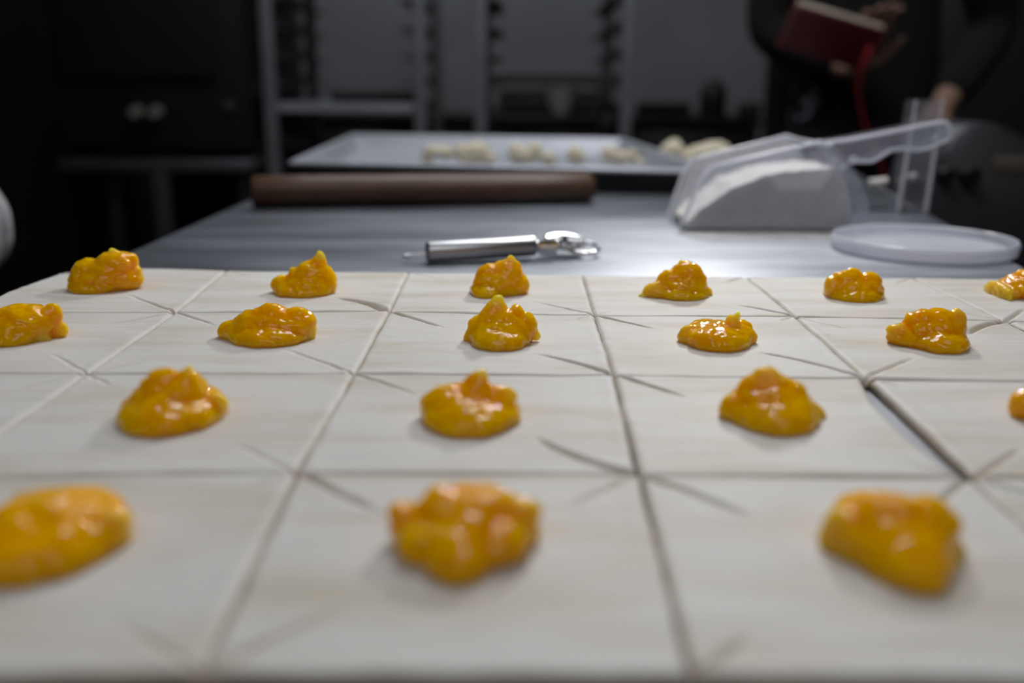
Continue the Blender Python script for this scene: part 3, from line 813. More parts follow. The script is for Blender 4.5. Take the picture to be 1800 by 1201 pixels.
# ------------------------------------------------------------------ rolling pin
s_ = pxm(P(740, 362)); rp = 27.0 / s_
b0 = P(437, 369) + Vector((0, rp, rp)); b1 = P(1044, 359) + Vector((0, rp, rp))
mid = (b0 + b1) / 2
rpo = empty('rolling_pin', (mid.x, mid.y, TABLE_Z), 'plain brown wooden rolling pin without handles lying in front of the tray', 'rolling pin')
O = Vector(rpo.location)
d = (b1 - b0).normalized(); L = (b1 - b0).length
n_ = 24; pts = []; rr = []
for k, (t, q) in enumerate([(0, .80), (.0012, .93), (.003, 1), (.05, 1.0), (L * .5, 1.0), (L - .05, 1), (L - .006, .99), (L - .003, .93), (L - .001, .82), (L, .7)]):
    pts.append(b0 + d * t - O); rr.append(rp * q)
tube('barrel', [p - (b0 + d * L / 2 - O) for p in pts], rr, M['wood'], rpo, 48, loc=b0 + d * L / 2 - O + Vector((0, 0, .0005)))

# ------------------------------------------------------------------ baking tray with dough pieces
TRZ = 0.027
zr = TABLE_Z + TRZ
fl = P(508, 284, zr); fr_ = P(1262, 301, zr); bl = P(618, 236, zr)
dirv = (fr_ - fl).normalized()
tr_w = 0.50
fr2 = fl + dirv * tr_w
br = bl + (fr2 - fl)
tray = empty('baking_tray', ((fl.x + br.x) / 2, (fl.y + br.y) / 2, TABLE_Z), 'shallow aluminium baking tray holding pieces of raw dough behind the rolling pin', 'tray')
O = Vector(tray.location)


def inset4(c4, d):
    cen = sum(c4, Vector((0, 0, 0))) / 4
    out = []
    ex = (c4[1] - c4[0]).normalized(); ey = (c4[3] - c4[0]).normalized()
    sg = [(1, 1), (-1, 1), (-1, -1), (1, -1)]
    return [c + ex * d * sx + ey * d * sy for c, (sx, sy) in zip(c4, sg)]


rim = [fl, fr2, br, bl]
bm = bmesh.new()
layers = []
for dd, zz in ((0.000, TRZ - .004), (0.000, TRZ - .001), (0.0015, TRZ), (0.008, TRZ), (0.010, TRZ - .0015), (0.024, 0.0045), (0.028, 0.0028), (0.030, 0.0025)):
    layers.append([bm.verts.new((p.x - O.x, p.y - O.y, zz)) for p in inset4(rim, dd)])
for a, b in zip(layers[:-1], layers[1:]):
    for k in range(4): bm.faces.new((a[k], a[(k + 1) % 4], b[(k + 1) % 4], b[k]))
bm.faces.new(layers[-1])
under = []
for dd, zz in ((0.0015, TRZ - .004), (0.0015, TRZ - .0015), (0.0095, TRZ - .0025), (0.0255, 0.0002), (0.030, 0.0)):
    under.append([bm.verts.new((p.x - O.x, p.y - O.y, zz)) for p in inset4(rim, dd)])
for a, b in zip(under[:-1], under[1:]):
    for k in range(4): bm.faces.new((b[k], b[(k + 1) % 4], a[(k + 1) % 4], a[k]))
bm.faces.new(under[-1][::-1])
for k in range(4): bm.faces.new((layers[0][(k + 1) % 4], layers[0][k], under[0][k], under[0][(k + 1) % 4]))
ob_ = from_bm('tray_body', bm, M['alu'], tray, (0, 0, 0.0006), False)
ob_.data.materials.append(M['alu_shade'])
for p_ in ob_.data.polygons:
    if p_.normal.z < -.05: p_.material_index = 1  # down-facing tray faces have shade painted into their colour

ZTR = TABLE_Z + 0.0042
PIECES = [
    ('arched raw dough piece, first from the left on the tray', 765, 290, [(752, 277, 12, 13), (765, 264, 22, 9), (785, 268, 12, 12)]),
    ('thick twisted raw dough piece, second from the left on the tray', 832, 291, [(812, 268, 17, 16), (838, 266, 24, 17), (856, 278, 16, 13), (828, 280, 22, 9)]),
    ('raw dough piece with two bulges left of the tray middle', 920, 288, [(907, 268, 15, 18), (922, 274, 13, 15), (940, 266, 13, 17)]),
    ('small flattened raw dough piece leaning on the two bulged one', 962, 291, [(963, 277, 13, 13), (972, 282, 8, 9)]),
    ('smallest round raw dough piece standing alone mid tray', 1011, 290, [(1010, 272, 14, 16), (1020, 276, 10, 12)]),
    ('raw dough piece with a long low tail right of the tray middle', 1095, 290, [(1070, 270, 14, 15), (1088, 276, 16, 13), (1110, 274, 12, 11), (1140, 284, 26, 7)]),
    ('high rounded raw dough piece left of the flour scoop', 1190, 290, [(1182, 270, 24, 22), (1202, 278, 22, 14), (1186, 256, 14, 12)]),
    ('biggest raw dough piece half behind the flour scoop', 1245, 290, [(1235, 272, 32, 18), (1258, 266, 28, 18), (1275, 278, 26, 15)]),
]
for i, (lb, xb, yb, lobes) in enumerate(PIECES):
    lump('dough_piece', lb, 'dough', 'raw dough pieces on the baking tray', M['lump'], xb, yb, .017, lobes, ZTR, 30 + i, voxel=.0012, amp=.0012, rs=60, ground=0.0)

# ------------------------------------------------------------------ flour scoop
Ys = P(1350, 409).y                 # near side wall
def S2(px, py):
    q = Q(px, py, Ys); return (q.x, q.z - TABLE_Z)
sc0 = Q(1350, 405, Ys)
scoop = empty('flour_scoop', (sc0.x, Ys + .035, TABLE_Z), 'clear plastic scoop full of flour lying on the table with handle raised', 'scoop')
O = Vector(scoop.location)
DEP = 0.075
top_edge = [S2(1197, 398), S2(1210, 366), S2(1232, 318), S2(1250, 294), S2(1290, 284), S2(1370, 266), S2(1440, 249), S2(1462, 256)]
back_edge = [S2(1478, 300), S2(1492, 325), S2(1506, 356), S2(1509, 378), S2(1502, 397), S2(1488, 404)]
bot_edge = [S2(1440, 405.5), S2(1350, 406), S2(1260, 405.5), S2(1205, 404.5)]
outline = [(x - O.x, max(z, 0.0005)) for x, z in top_edge + back_edge + bot_edge]


def shell_side(y, th, flip=1):
    return y, y + th * flip


bm = bmesh.new()
n = len(outline); nt_ = len(top_edge)
# rounded tub: the cross section bulges; rows across the depth with the bottom corners rounded
rows = [(-DEP / 2, 0.0), (-DEP / 2 + .0015, .25), (-DEP / 2 + .005, .65), (-DEP / 2 + .012, 1.0), (DEP / 2 - .012, 1.0), (DEP / 2 - .005, .65), (DEP / 2 - .0015, .25), (DEP / 2, 0.0)]
cx = sum(p[0] for p in outline) / n; cz = sum(p[1] for p in outline) / n
# side walls: full outline as thin plates; bottom and back: strip joining them
def strip(pts, y0, y1, th, inward):
    for i in range(len(pts) - 1):
        (xa, za), (xb, zb) = pts[i], pts[i + 1]
        d = Vector((xb - xa, zb - za)); d.normalize(); nn = Vector((-d.y, d.x)) * th * inward
        v = [bm.verts.new((xa, y0, za)), bm.verts.new((xb, y0, zb)), bm.verts.new((xb, y1, zb)), bm.verts.new((xa, y1, za))]
        bm.faces.new(v)
def plate(y, th):
    a = [bm.verts.new((x, y, z)) for x, z in outline]; bm.faces.new(a)
plate(-DEP / 2, 0); plate(DEP / 2, 0)
strip([outline[i] for i in range(nt_ - 1, n)] , -DEP / 2, DEP / 2, 0, 1)
strip([outline[n - 1], outline[0]], -DEP / 2, DEP / 2, 0, 1)
bmesh.ops.remove_doubles(bm, verts=bm.verts, dist=1e-6)
bm.normal_update()
es = [e for e in bm.edges if len(e.link_faces) == 2 and (abs(e.link_faces[0].normal.y) > .9) != (abs(e.link_faces[1].normal.y) > .9)]
bmesh.ops.bevel(bm, geom=es, offset=.008, segments=4, affect='EDGES', profile=0.5)
bowl = from_bm('scoop_bowl', bm, M['clear'], scoop, (0, 0, 0), True, 50)
sd = bowl.modifiers.new('thickness', 'SOLIDIFY'); sd.thickness = 0.0013; sd.offset = -1
for v in bowl.data.vertices: v.co.z = max(v.co.z, 0.0006)
# rounded rim round both side walls
for yy in (-DEP / 2, DEP / 2):
    tube('rim', [(x, yy + (0.0012 if yy < 0 else -.0012), z) for x, z in outline[:nt_]], .0015, M['frost'], scoop, 8)
tube('back_rim', [(outline[nt_ - 1][0], y, outline[nt_ - 1][1]) for y in (-DEP / 2 + .001, DEP / 2 - .001)], .0015, M['frost'], scoop, 8)
def flare(o):
    if o.type == 'MESH':
        for v in o.data.vertices: v.co.y *= (.030 + .42 * max(v.co.z, 0)) / (DEP / 2) if v.co.y > 0 else (.0345 + .03 * max(v.co.z, 0)) / (DEP / 2)
for o_ in scoop.children: flare(o_)
# handle: web plus thick outline
hp = [(1462, 253), (1500, 249), (1560, 238), (1620, 226), (1662, 217), (1680, 216), (1688, 228), (1691, 240), (1684, 248), (1652, 263), (1630, 267), (1600, 264), (1580, 267), (1558, 281), (1545, 287), (1515, 287), (1497, 296), (1487, 308)]
hpts = [(x - O.x, z) for x, z in [S2(a, b) for a, b in hp]]
hy = 0.0
prism('handle_web', hpts, -0.0175, 0.0175, M['hazy'], scoop, None, .0016)
tube('handle_edge', [(x, -0.0175, z) for x, z in hpts], .0016, M['frost'], scoop, 8)
# flour heap inside
fl_top = [(1207, 399), (1228, 380), (1262, 355), (1290, 335), (1320, 326), (1350, 314), (1400, 307), (1440, 304), (1472, 303)]
ft = [(x - O.x, z + .003) for x, z in [S2(a, b) for a, b in fl_top]]
fo = ft + [(x - O.x, z) for x, z in [S2(1484, 325), S2(1498, 355), S2(1501, 378), S2(1494, 395), S2(1480, 402)]]
bm = bmesh.new()
NX, NY = 70, 30
def interp(pts, x):
    for (xa, za), (xb, zb) in zip(pts[:-1], pts[1:]):
        if xa <= x <= xb: return za + (zb - za) * (x - xa) / (xb - xa)
    return pts[-1][1] if x > pts[-1][0] else pts[0][1]
x0, x1 = ft[0][0], ft[-1][0]
xe = fo[-3][0]
grid = []
for i in range(NX + 1):
    x = x0 + (xe - x0) * i / NX
    row = []
    for j in range(NY + 1):
        y = -DEP / 2 + .0022 + (DEP - .0044) * j / NY
        if x <= x1: z = interp(ft, x)
        else: z = ft[-1][1] * math.sqrt(max(0, 1 - ((x - x1) / (xe - x1)) ** 2) ) * .75 + ft[-1][1] * .25 * (1 - (x - x1) / (xe - x1))
        z += noise.noise(Vector((x * 90, y * 90, 2))) * .0022 + noise.noise(Vector((x * 260, y * 260, 2))) * .0010 + .002 * math.sin(PI * j / NY)
        row.append(bm.verts.new((x, y, max(z, .0032))))
    grid.append(row)
for i in range(NX):
    for j in range(NY): bm.faces.new((grid[i][j], grid[i + 1][j], grid[i + 1][j + 1], grid[i][j + 1]))
bnd = [grid[i][0] for i in range(NX + 1)] + [grid[NX][j] for j in range(1, NY + 1)] + [grid[i][NY] for i in range(NX - 1, -1, -1)] + [grid[0][j] for j in range(NY - 1, 0, -1)]
low = [bm.verts.new((v.co.x, v.co.y, .0026)) for v in bnd]
for k in range(len(bnd)):
    k2 = (k + 1) % len(bnd)
    bm.faces.new((bnd[k], low[k], low[k2], bnd[k2]))
bm.faces.new(low)
fh = from_bm('flour_heap', bm, M['flour'], None, (O.x, O.y, O.z), True, 50)
flare(fh)
tag(fh, 'heap of white flour filling the clear plastic scoop', 'flour', kind='stuff')
cin = [(cx + (x - cx) * .965, max(cz + (z - cz) * .955, .004)) for x, z in outline]
fc = prism('flour_coating', cin, DEP / 2 - .0032, DEP / 2 - .0024, M['dust'], scoop); flare(fc)
# flour spilled under and beside the scoop
bm = bmesh.new()
sp = []
ctr = P(1370, 412)
for k in range(60):
    t = 2 * PI * k / 60
    r = 1 + .25 * noise.noise(Vector((math.cos(t) * 2, math.sin(t) * 2, 3))) + .12 * noise.noise(Vector((math.cos(t) * 7, math.sin(t) * 7, 3)))
    sp.append((math.cos(t) * .085 * r, math.sin(t) * .032 * r - .004))
c_ = bm.verts.new((0, 0, .0011))
mid_ = [bm.verts.new((x * .7, y * .7, .0010 + .0003 * noise.noise(Vector((x * 99, y * 99, 0))))) for x, y in sp]
out_ = [bm.verts.new((x, y, .0002)) for x, y in sp]
for k in range(60):
    k2 = (k + 1) % 60
    bm.faces.new((c_, mid_[k], mid_[k2])); bm.faces.new((mid_[k], out_[k], out_[k2], mid_[k2]))
o = from_bm('spilled_flour', bm, mat('thin_flour', (0.42, 0.42, 0.43), 0.9, 0, 60, 0.15, 0.6, 300), None, (ctr.x, ctr.y, TABLE_Z), True)
tag(o, 'thin layer of flour spilled on the table in front of the scoop', 'flour', kind='stuff')

# ------------------------------------------------------------------ round lid
lc = P(1620, 441)
rl = 152 / pxm(lc)
lid = empty('plastic_lid', (lc.x, lc.y, TABLE_Z + .0014), 'round clear plastic lid lying upside down right of the scoop', 'lid')
H = .0088
lathe('lid_disc', [(0, .0014), (rl * .84, .0014), (rl * .86, .0035), (rl * .90, .0035), (rl * .93, .0012), (rl * .985, .0008), (rl * .985, .0), (rl * .93, .0), (0, .0)], M['frost'], lid, seg=96)
lathe('lid_rim', [(rl * .985, 0), (rl, .0006), (rl, H * .55), (rl * 1.012, H * .6), (rl * 1.012, H * .72), (rl, H * .75), (rl, H), (rl * .988, H + .0006), (rl * .975, H), (rl * .972, .0012)], M['frost'], lid, seg=96, closed=True)

# ------------------------------------------------------------------ slender clear container beyond the lid
jb = P(1593, 372)
jar = empty('clear_container', (jb.x, jb.y, TABLE_Z), 'tall slender clear plastic container standing behind the round lid', 'container')
hj = 190 / pxm(jb); wj = 24 / pxm(jb)
jt = Vector((0.010, 0.012, hj))
bm = bmesh.new()
def ringv(w, z, f): return [bm.verts.new((x * w + jt.x * f, y * w + jt.y * f, z)) for x, y in ((-1, -1), (1, -1), (1, 1), (-1, 1))]
o0 = ringv(wj, 0.0004, 0); o1 = ringv(wj * .97, hj * .5, .5); o2 = ringv(wj * .95, hj, 1)
i2 = ringv(wj * .88, hj, 1); i0 = ringv(wj * .90, 0.003, 0)
for a, b in ((o0, o1), (o1, o2), (o2, i2), (i2, i0)):
    for k in range(4): bm.faces.new((a[k], a[(k + 1) % 4], b[(k + 1) % 4], b[k]))
bm.faces.new(o0[::-1]); bm.faces.new(i0)
from_bm('container_wall', bm, M['clean'], jar, (0, 0, 0), False)
for (x, y) in ((-1, -1), (1, -1)):
    tube('corner_rib', [(x * wj, y * wj, .001), (x * wj * .95 + jt.x, y * wj * .95 + jt.y, hj + .0)], [.0024, .0010], M['frost'], jar, 8)
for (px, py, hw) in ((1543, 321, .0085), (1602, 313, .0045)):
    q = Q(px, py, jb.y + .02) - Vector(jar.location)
    tube('white_glint', [q + Vector((-hw, 0, -.001)), q + Vector((hw, 0, .0012))], .0045, M['white_enamel'], jar, 16)  # two bright highlights painted as white rods
q = Q(1530, 318, jb.y + .02) - Vector(jar.location); q2 = Q(1604, 366, jb.y - .02) - Vector(jar.location)
tube('wire_bail', [q, (q + q2) / 2, q2], .0010, M['machine'], jar, 8)

# ------------------------------------------------------------------ steel machine at the right
Ym = 1.25
mp_ = [(1632, 470), (1632, 330), (1648, 285), (1672, 240), (1700, 219), (1730, 214), (1770, 225), (1815, 246), (1880, 285), (1960, 340), (1990, 380), (1990, 470)]
pm = [Q(a, b, Ym) for a, b in mp_]
pm = [Vector((max(p.x, rx_at(Ym + .23) + .012), p.y, p.z)) for p in pm]
mx0 = sum(p.x for p in pm) / len(pm)
mach = empty('kneading_machine', (mx0, Ym + .2, 0), 'dark steel machine with a rounded hood beside the right edge of the table', 'machine')
poly = [(p.x - mx0, p.z) for p in pm]
prism('hood', poly, -0.2, -0.06, M['machine'], mach, None, .006)
w0 = min(p[0] for p in poly); w1 = max(p[0] for p in poly); zb = min(p[1] for p in poly)
box('machine_body', ((w0 + w1) / 2, -.13, (zb + .12) / 2), (w1 - w0 - .01, .13, zb - .12), M['cabinet'], mach, .01)
for sx in (w0 + .04, w1 - .04):
    for sy in (-.17, -.09):
        tube('foot', [(sx, sy, 0), (sx, sy, .125)], .02, M['black'], mach, 12)
kq = Q(1697, 306, Ym) - Vector(mach.location)
tube('knob', [(kq.x, -.200, kq.z), (kq.x, -.225, kq.z)], [.012, .010], M['black'], mach, 20)
kq = Q(1655, 305, Ym) - Vector(mach.location)
tube('knob', [(kq.x, -.200, kq.z), (kq.x, -.225, kq.z)], [.010, .008], M['black'], mach, 20)
bz = Q(1720, 290, Ym).z
box('hood_band', ((w0 + w1) / 2 + .03, -.2005, bz), (w1 - w0 - .10, .006, .022), mat('brass_band', (0.20, 0.16, 0.12), .5, .4), mach, .002)

# ------------------------------------------------------------------ bakery racks
YR = 2.55
def rack(pxl, pxr, label, trays, yfront=YR, levels=None, depth=.55):
    xl = Q(pxl, 100, yfront).x; xr = Q(pxr, 100, yfront).x
    t = empty('bakery_rack', ((xl + xr) / 2, yfront + depth / 2, 0), label, 'rack', 'bakery racks behind the table')
    w = xr - xl
    for sx in (-1, 1):
        for sy in (-1, 1):
            box('post', (sx * w / 2, sy * depth / 2, .06 + .89), (.030, .030, 1.78), M['rack'], t, .003)
    for z in (.09, 1.82):
        for sx in (-1, 1): box('side_bar', (sx * w / 2, 0, z), (.022, depth - .03, .022), M['rack'], t, .002)
        for sy in (-1, 1): box('cross_bar', (0, sy * depth / 2, z), (w - .03, .022, .022), M['rack'], t, .002)
    z = .25
    while z < 1.75:
        for sx in (-1, 1):
            bm = bmesh.new()
            bm_box(bm, (sx * (w / 2 - .030), 0, z), (.046, depth - .04, .004), 0)
            bm_box(bm, (sx * (w / 2 - .010), 0, z + .012), (.005, depth - .04, .026), 0)
            from_bm('tray_ledge', bm, M['ledge'], t, None, False)
        z += .0695
    for sx in (-1, 1):
        for sy in (-1, 1):
            wh = empty('x', (0, 0, 0)) if False else None
            cst = box('caster_fork', (sx * w / 2, sy * depth / 2, .052), (.028, .03, .03), M['ledge'], t, .003)
            tube('caster_wheel', [(-.011, 0, -.026), (.011, 0, -.026)], .026, M['black'], cst, 20)
    return t, w, depth


r1, w1_, d1_ = rack(472, 738, 'aluminium bakery rack on the left, nearer the dark cabinet, with a pan tray in it', 0)
r2, w2_, d2_ = rack(845, 1103, 'aluminium bakery rack on the right holding a sheet at eye level', 0)


def sheet(name, label, root, w, d, zpx, col, th=.02, name_cat='tray', dy=0):
    z = Q(900, zpx, YR).z
    # rest on the ledge just below
    zl = .25 + math.floor((z - .25) / .0695 + .5) * .0695 + .002
    o = empty(name, (root.location.x, root.location.y + dy, zl + .0005), label, name_cat)
    bm = bmesh.new()
    W2, D2 = w / 2 - .011 - .006, d / 2 - .004
    lay = []
    for (i, zz) in ((0, 0), (-.002, th), (.004, th), (.006, .002)):
        lay.append([bm.verts.new((x * (W2 - i), y * (D2 - i), zz)) for x, y in ((-1, -1), (1, -1), (1, 1), (-1, 1))])
    for a, b in zip(lay[:-1], lay[1:]):
        for k in range(4): bm.faces.new((a[k], a[(k + 1) % 4], b[(k + 1) % 4], b[k]))
    bm.faces.new(lay[0][::-1]); bm.faces.new(lay[-1])
    from_bm('tray_pan', bm, col, o, None, False)
    return o, zl


tA, zA = sheet('sheet_tray', 'pale sheet tray on a ledge of the left bakery rack', r1, w1_, d1_, 192, M['alu'], .022)
tB, zB = sheet('sheet_tray', 'dark sheet tray on a ledge of the right bakery rack', r2, w2_, d2_, 140, M['ledge'], .026)
# dark loaf pan on the pale tray
lp = empty('loaf_pan', (r1.location.x + .03, r1.location.y + .05, zA + .0030), 'dark loaf pan on the pale tray in the left bakery rack', 'pan')
bm = bmesh.new(); lay = []
for (w_, h_, z_) in ((.11, .05, 0), (.125, .06, .045), (.121, .056, .045), (.106, .046, .003)):
    lay.append([bm.verts.new((x * w_, y * h_, z_)) for x, y in ((-1, -1), (1, -1), (1, 1), (-1, 1))])
for a, b in zip(lay[:-1], lay[1:]):
    for k in range(4): bm.faces.new((a[k], a[(k + 1) % 4], b[(k + 1) % 4], b[k]))
bm.faces.new(lay[0][::-1]); bm.faces.new(lay[-1])
from_bm('pan_body', bm, M['black'], lp, None, False)

# ------------------------------------------------------------------ dark cabinet (oven) on a legged stand at the left
YO = 2.45
ox0 = Q(105, 200, YO).x; ox1 = Q(432, 200, YO).x; oz0 = Q(270, 287, YO).z
oven = empty('steel_oven', ((ox0 + ox1) / 2, YO + .35, 0), 'dark steel oven on a legged stand behind the left side of the table', 'oven')
wO = ox1 - ox0
box('oven_body', (0, 0, (oz0 + 1.95) / 2 + .02), (wO, .70, 1.95 - oz0 - .04), M['cabinet'], oven, .008)
dr = box('oven_door', (-.02, -.36, oz0 + .62), (wO - .08, .02, .82), M['cabinet'], oven, .006)
tube('door_handle', [(-wO * .3, -.045, .30), (wO * .3, -.045, .30)], .010, M['rack'], dr, 12)
box('base_ledge', (0, -.01, oz0 - .005), (wO + .02, .72, .03), M['machine'], oven, .004)
for px_ in (247, 281):
    q = Q(px_, 197, YO) - Vector(oven.location)
    tube('knob', [(q.x, -.368, q.z), (q.x, -.392, q.z)], [.017, .014], M['knob'], oven, 24)
q = Q(405, 185, YO) - Vector(oven.location)
tube('indicator_button', [(q.x, -.349, q.z), (q.x, -.362, q.z)], .012, M['machine'], oven, 16)
for sx in (-1, 1):
    for sy in (-1, 1):
        box('leg', (sx * (wO / 2 - .10 if sx < 0 else wO / 2 - .03), sy * .31, (oz0 - .02) / 2), (.035, .035, oz0 - .02), M['cabinet'], oven, .003)

box('added_dark_panel', (0, .33, (oz0 - .03) / 2 + .01), (wO - .04, .012, oz0 - .07), M['black'], oven, .002)  # added black sheet that paints the shade between the stand legs
cu1 = Q(100, 150, 2.6).x; 
cup = empty('added_cupboard', (cu1 - .42, 2.95, 0), 'tall black cupboard added to darken the far left beside the steel oven', 'cupboard')  # no cupboard known here, added to make the left edge black
box('cupboard_body', (0, 0, 1.06), (.82, .60, 2.0), M['black'], cup, .006)
for sx in (-1, 1):
    d_ = box('cupboard_door', (sx * .205, -.311, 1.06), (.40, .02, 1.94), M['black'], cup, .004)
    tube('door_handle', [(-sx * .165, -.03, -.1), (-sx * .165, -.03, .1)], .007, M['cabinet'], d_, 10)
box('plinth', (0, .02, .03), (.78, .52, .06), M['black'], cup, .002)

# ------------------------------------------------------------------ black counter along the back wall with things on it
ct = empty('wall_counter', (0, 3.80, 0), 'long black counter standing along the grey back wall', 'counter')
cx0 = Q(455, 200, 3.5).x; cx1 = Q(1338, 200, 3.5).x
box('counter_top', ((cx0 + cx1) / 2, 0, .895), (cx1 - cx0, .64, .03), M['counter'], ct, .004)
nb = 4; bw = (cx1 - cx0) / nb
for k in range(nb):
    cb = box('cabinet_unit', (cx0 + bw * (k + .5), .01, .48), (bw - .004, .58, .79), M['counter'], ct, .003)
    d_ = box('door', (0, -.30, 0), (bw - .02, .016, .76), M['counter'], cb, .003)
box('plinth', ((cx0 + cx1) / 2, .03, .043), (cx1 - cx0 - .02, .52, .08), M['black'], ct, .002)
ZC = .9105
def on_counter(px, Y=3.62): return (Q(px, 200, Y).x, Y, ZC)
t = empty('thermos_flask', on_counter(1252), 'black rounded flask on the wall counter, taller of the two dark vessels', 'flask')
k_ = 1 / pxm(Vector(on_counter(1252)))
hh = 58 * k_; rr_ = 23 * k_
lathe('flask_body', [(0, 0), (rr_ * .95, 0), (rr_, .005), (rr_, hh * .6), (rr_ * .95, hh * .8), (rr_ * .78, hh * .9), (rr_ * .6, hh * .95), (0, hh * .95)], M['black'], t, seg=32)
lathe('flask_cap', [(0, hh * .94), (rr_ * .58, hh * .94), (rr_ * .56, hh * 1.02), (rr_ * .4, hh * 1.06), (0, hh * 1.06)], M['black'], t, seg=24)
t = empty('black_pot', on_counter(1316), 'low black pot on the wall counter right of the flask', 'pot')
lathe('pot_body', [(0, 0), (.036, 0), (.042, .01), (.042, .045), (.040, .047), (.038, .045), (.038, .006), (0, .006)], M['black'], t, seg=32)
lathe('pot_lid', [(0, .056), (.006, .056), (.007, .050), (.040, .048), (.040, .0465), (0, .0465)], M['black'], t, seg=32)
t = empty('white_bowl', on_counter(985, 3.66), 'white enamel bowl on the wall counter seen through the right bakery rack', 'bowl')
lathe('bowl_body', [(0, 0), (.028, 0), (.031, .006), (.050, .040), (.058, .098), (.060, .101), (.055, .098), (.046, .042), (.026, .011), (0, .010)], M['white_enamel'], t, seg=40)
t = empty('added_case', on_counter(975, 3.86), 'wide low case added to darken the wall counter behind the white bowl', 'case')  # added dark box that deepens the dark area below the rack tray
box('case_body', (0, 0, .040), (.44, .20, .078), M['cab3'], t, .006)
box('case_lid', (0, 0, .084), (.445, .205, .010), M['cab3'], t, .003)
t = empty('dark_crate', on_counter(1165, 3.65), 'dark crate on the wall counter just right of the right bakery rack', 'crate')
bm = bmesh.new(); lay = []
for (w_, h_, z_) in ((.085, .08, 0), (.09, .085, .045), (.086, .081, .045), (.081, .076, .004)):
    lay.append([bm.verts.new((x * w_, y * h_, z_)) for x, y in ((-1, -1), (1, -1), (1, 1), (-1, 1))])
for a, b in zip(lay[:-1], lay[1:]):
    for k in range(4): bm.faces.new((a[k], a[(k + 1) % 4], b[(k + 1) % 4], b[k]))
bm.faces.new(lay[0][::-1]); bm.faces.new(lay[-1])
from_bm('crate_body', bm, M['black'], t, None, False)

# tall dark cabinet at the right behind the person
YC = 2.75
cxl = Q(1652, 150, YC).x
tc_ = empty('tall_cabinet', (cxl + .40, YC + .3, 0), 'tall dark grey cabinet at the far right behind the person', 'cabinet')
M['cab2'] = mat('dark_grey_lacquer', (0.030, 0.030, 0.033), .5, .1, 4, .08, .05)
box('cabinet_body', (0, 0, 1.05), (.80, .60, 1.98), M['cab2'], tc_, .006)
for sx in (-1, 1):
    d_ = box('cabinet_door', (sx * .2, -.312, 1.05), (.39, .02, 1.92), M['cab2'], tc_, .004)
    tube('door_handle', [(-sx * .16, -.035, -.12), (-sx * .16, -.035, .12)], .008, M['cabinet'], d_, 10)
box('plinth', (0, .02, .03), (.76, .52, .06), M['black'], tc_, .002)


# ------------------------------------------------------------------ people
def skin_mesh(name, joints, edges, m, parent, root=0, sub=2, loc=None):
    me = bpy.data.meshes.new(name)
    me.from_pydata([j[0] for j in joints], edges, [])
    o = bpy.data.objects.new(name, me); COL.objects.link(o)
    md = o.modifiers.new('skin', 'SKIN'); md.use_smooth_shade = True
    me.update()
    if not me.skin_vertices:
        bm = bmesh.new(); bm.from_mesh(me); bm.verts.layers.skin.verify(); bm.to_mesh(me); bm.free()
    for sv, j in zip(me.skin_vertices[0].data, joints):
        r = j[1]; sv.radius = (r, r) if not isinstance(r, tuple) else r
        sv.use_root = False
    me.skin_vertices[0].data[root].use_root = True
    ss = o.modifiers.new('sub', 'SUBSURF'); ss.levels = sub; ss.render_levels = sub
    dg = bpy.context.evaluated_depsgraph_get()
    out = bpy.data.meshes.new_from_object(o.evaluated_get(dg), depsgraph=dg); out.name = name
    COL.objects.unlink(o); bpy.data.objects.remove(o); bpy.data.meshes.remove(me)
    for p in out.polygons: p.use_smooth = True
    return link_mesh(name, out, m, parent, loc)


def hand_joints(wrist, fwd, side, palm_n, k=1.0, curl=(.5, .55, .6, .65), thumb=.5):
    """joints/edges of a hand. fwd: along the fingers, side: towards the thumb, palm_n: the way the palm faces"""
    J = [(wrist, .026 * k), (wrist + fwd * .03 * k, (.033 * k, .018 * k)), (wrist + fwd * .065 * k, (.036 * k, .017 * k))]
    E = [(0, 1), (1, 2)]
    lens = (.072, .080, .075, .060)
    offs = (.030, .010, -.010, -.029)
    for L_, o_, cu in zip(lens, offs, curl):
        b = wrist + fwd * .055 * k + side * o_ * k * .85
        J.append((b, .0105 * k)); i0 = len(J) - 1; E.append((2, i0))
        p = wrist + fwd * .088 * k + side * o_ * k; J.append((p, .0100 * k)); E.append((i0, len(J) - 1))
        ang = 0
        for s, r in ((.46, .0090), (.30, .0082), (.24, .0068)):
            ang += cu
            p = p + (fwd * math.cos(ang) + palm_n * math.sin(ang)) * L_ * s * k
            J.append((p, r * k)); E.append((len(J) - 2, len(J) - 1))
    p = wrist + fwd * .022 * k + side * .026 * k; J.append((p, .013 * k)); E.append((1, len(J) - 1))
    dv = (fwd * .75 + side * .6 + palm_n * .3 * thumb).normalized()
    for s, r in ((.034, .0115), (.030, .0098), (.022, .0078)):
        p = p + dv * s * k; dv = (dv + (fwd * .3 - side * .35 * thumb + palm_n * .35 * thumb)).normalized()
        J.append((p, r * k)); E.append((len(J) - 2, len(J) - 1))
    return J, E


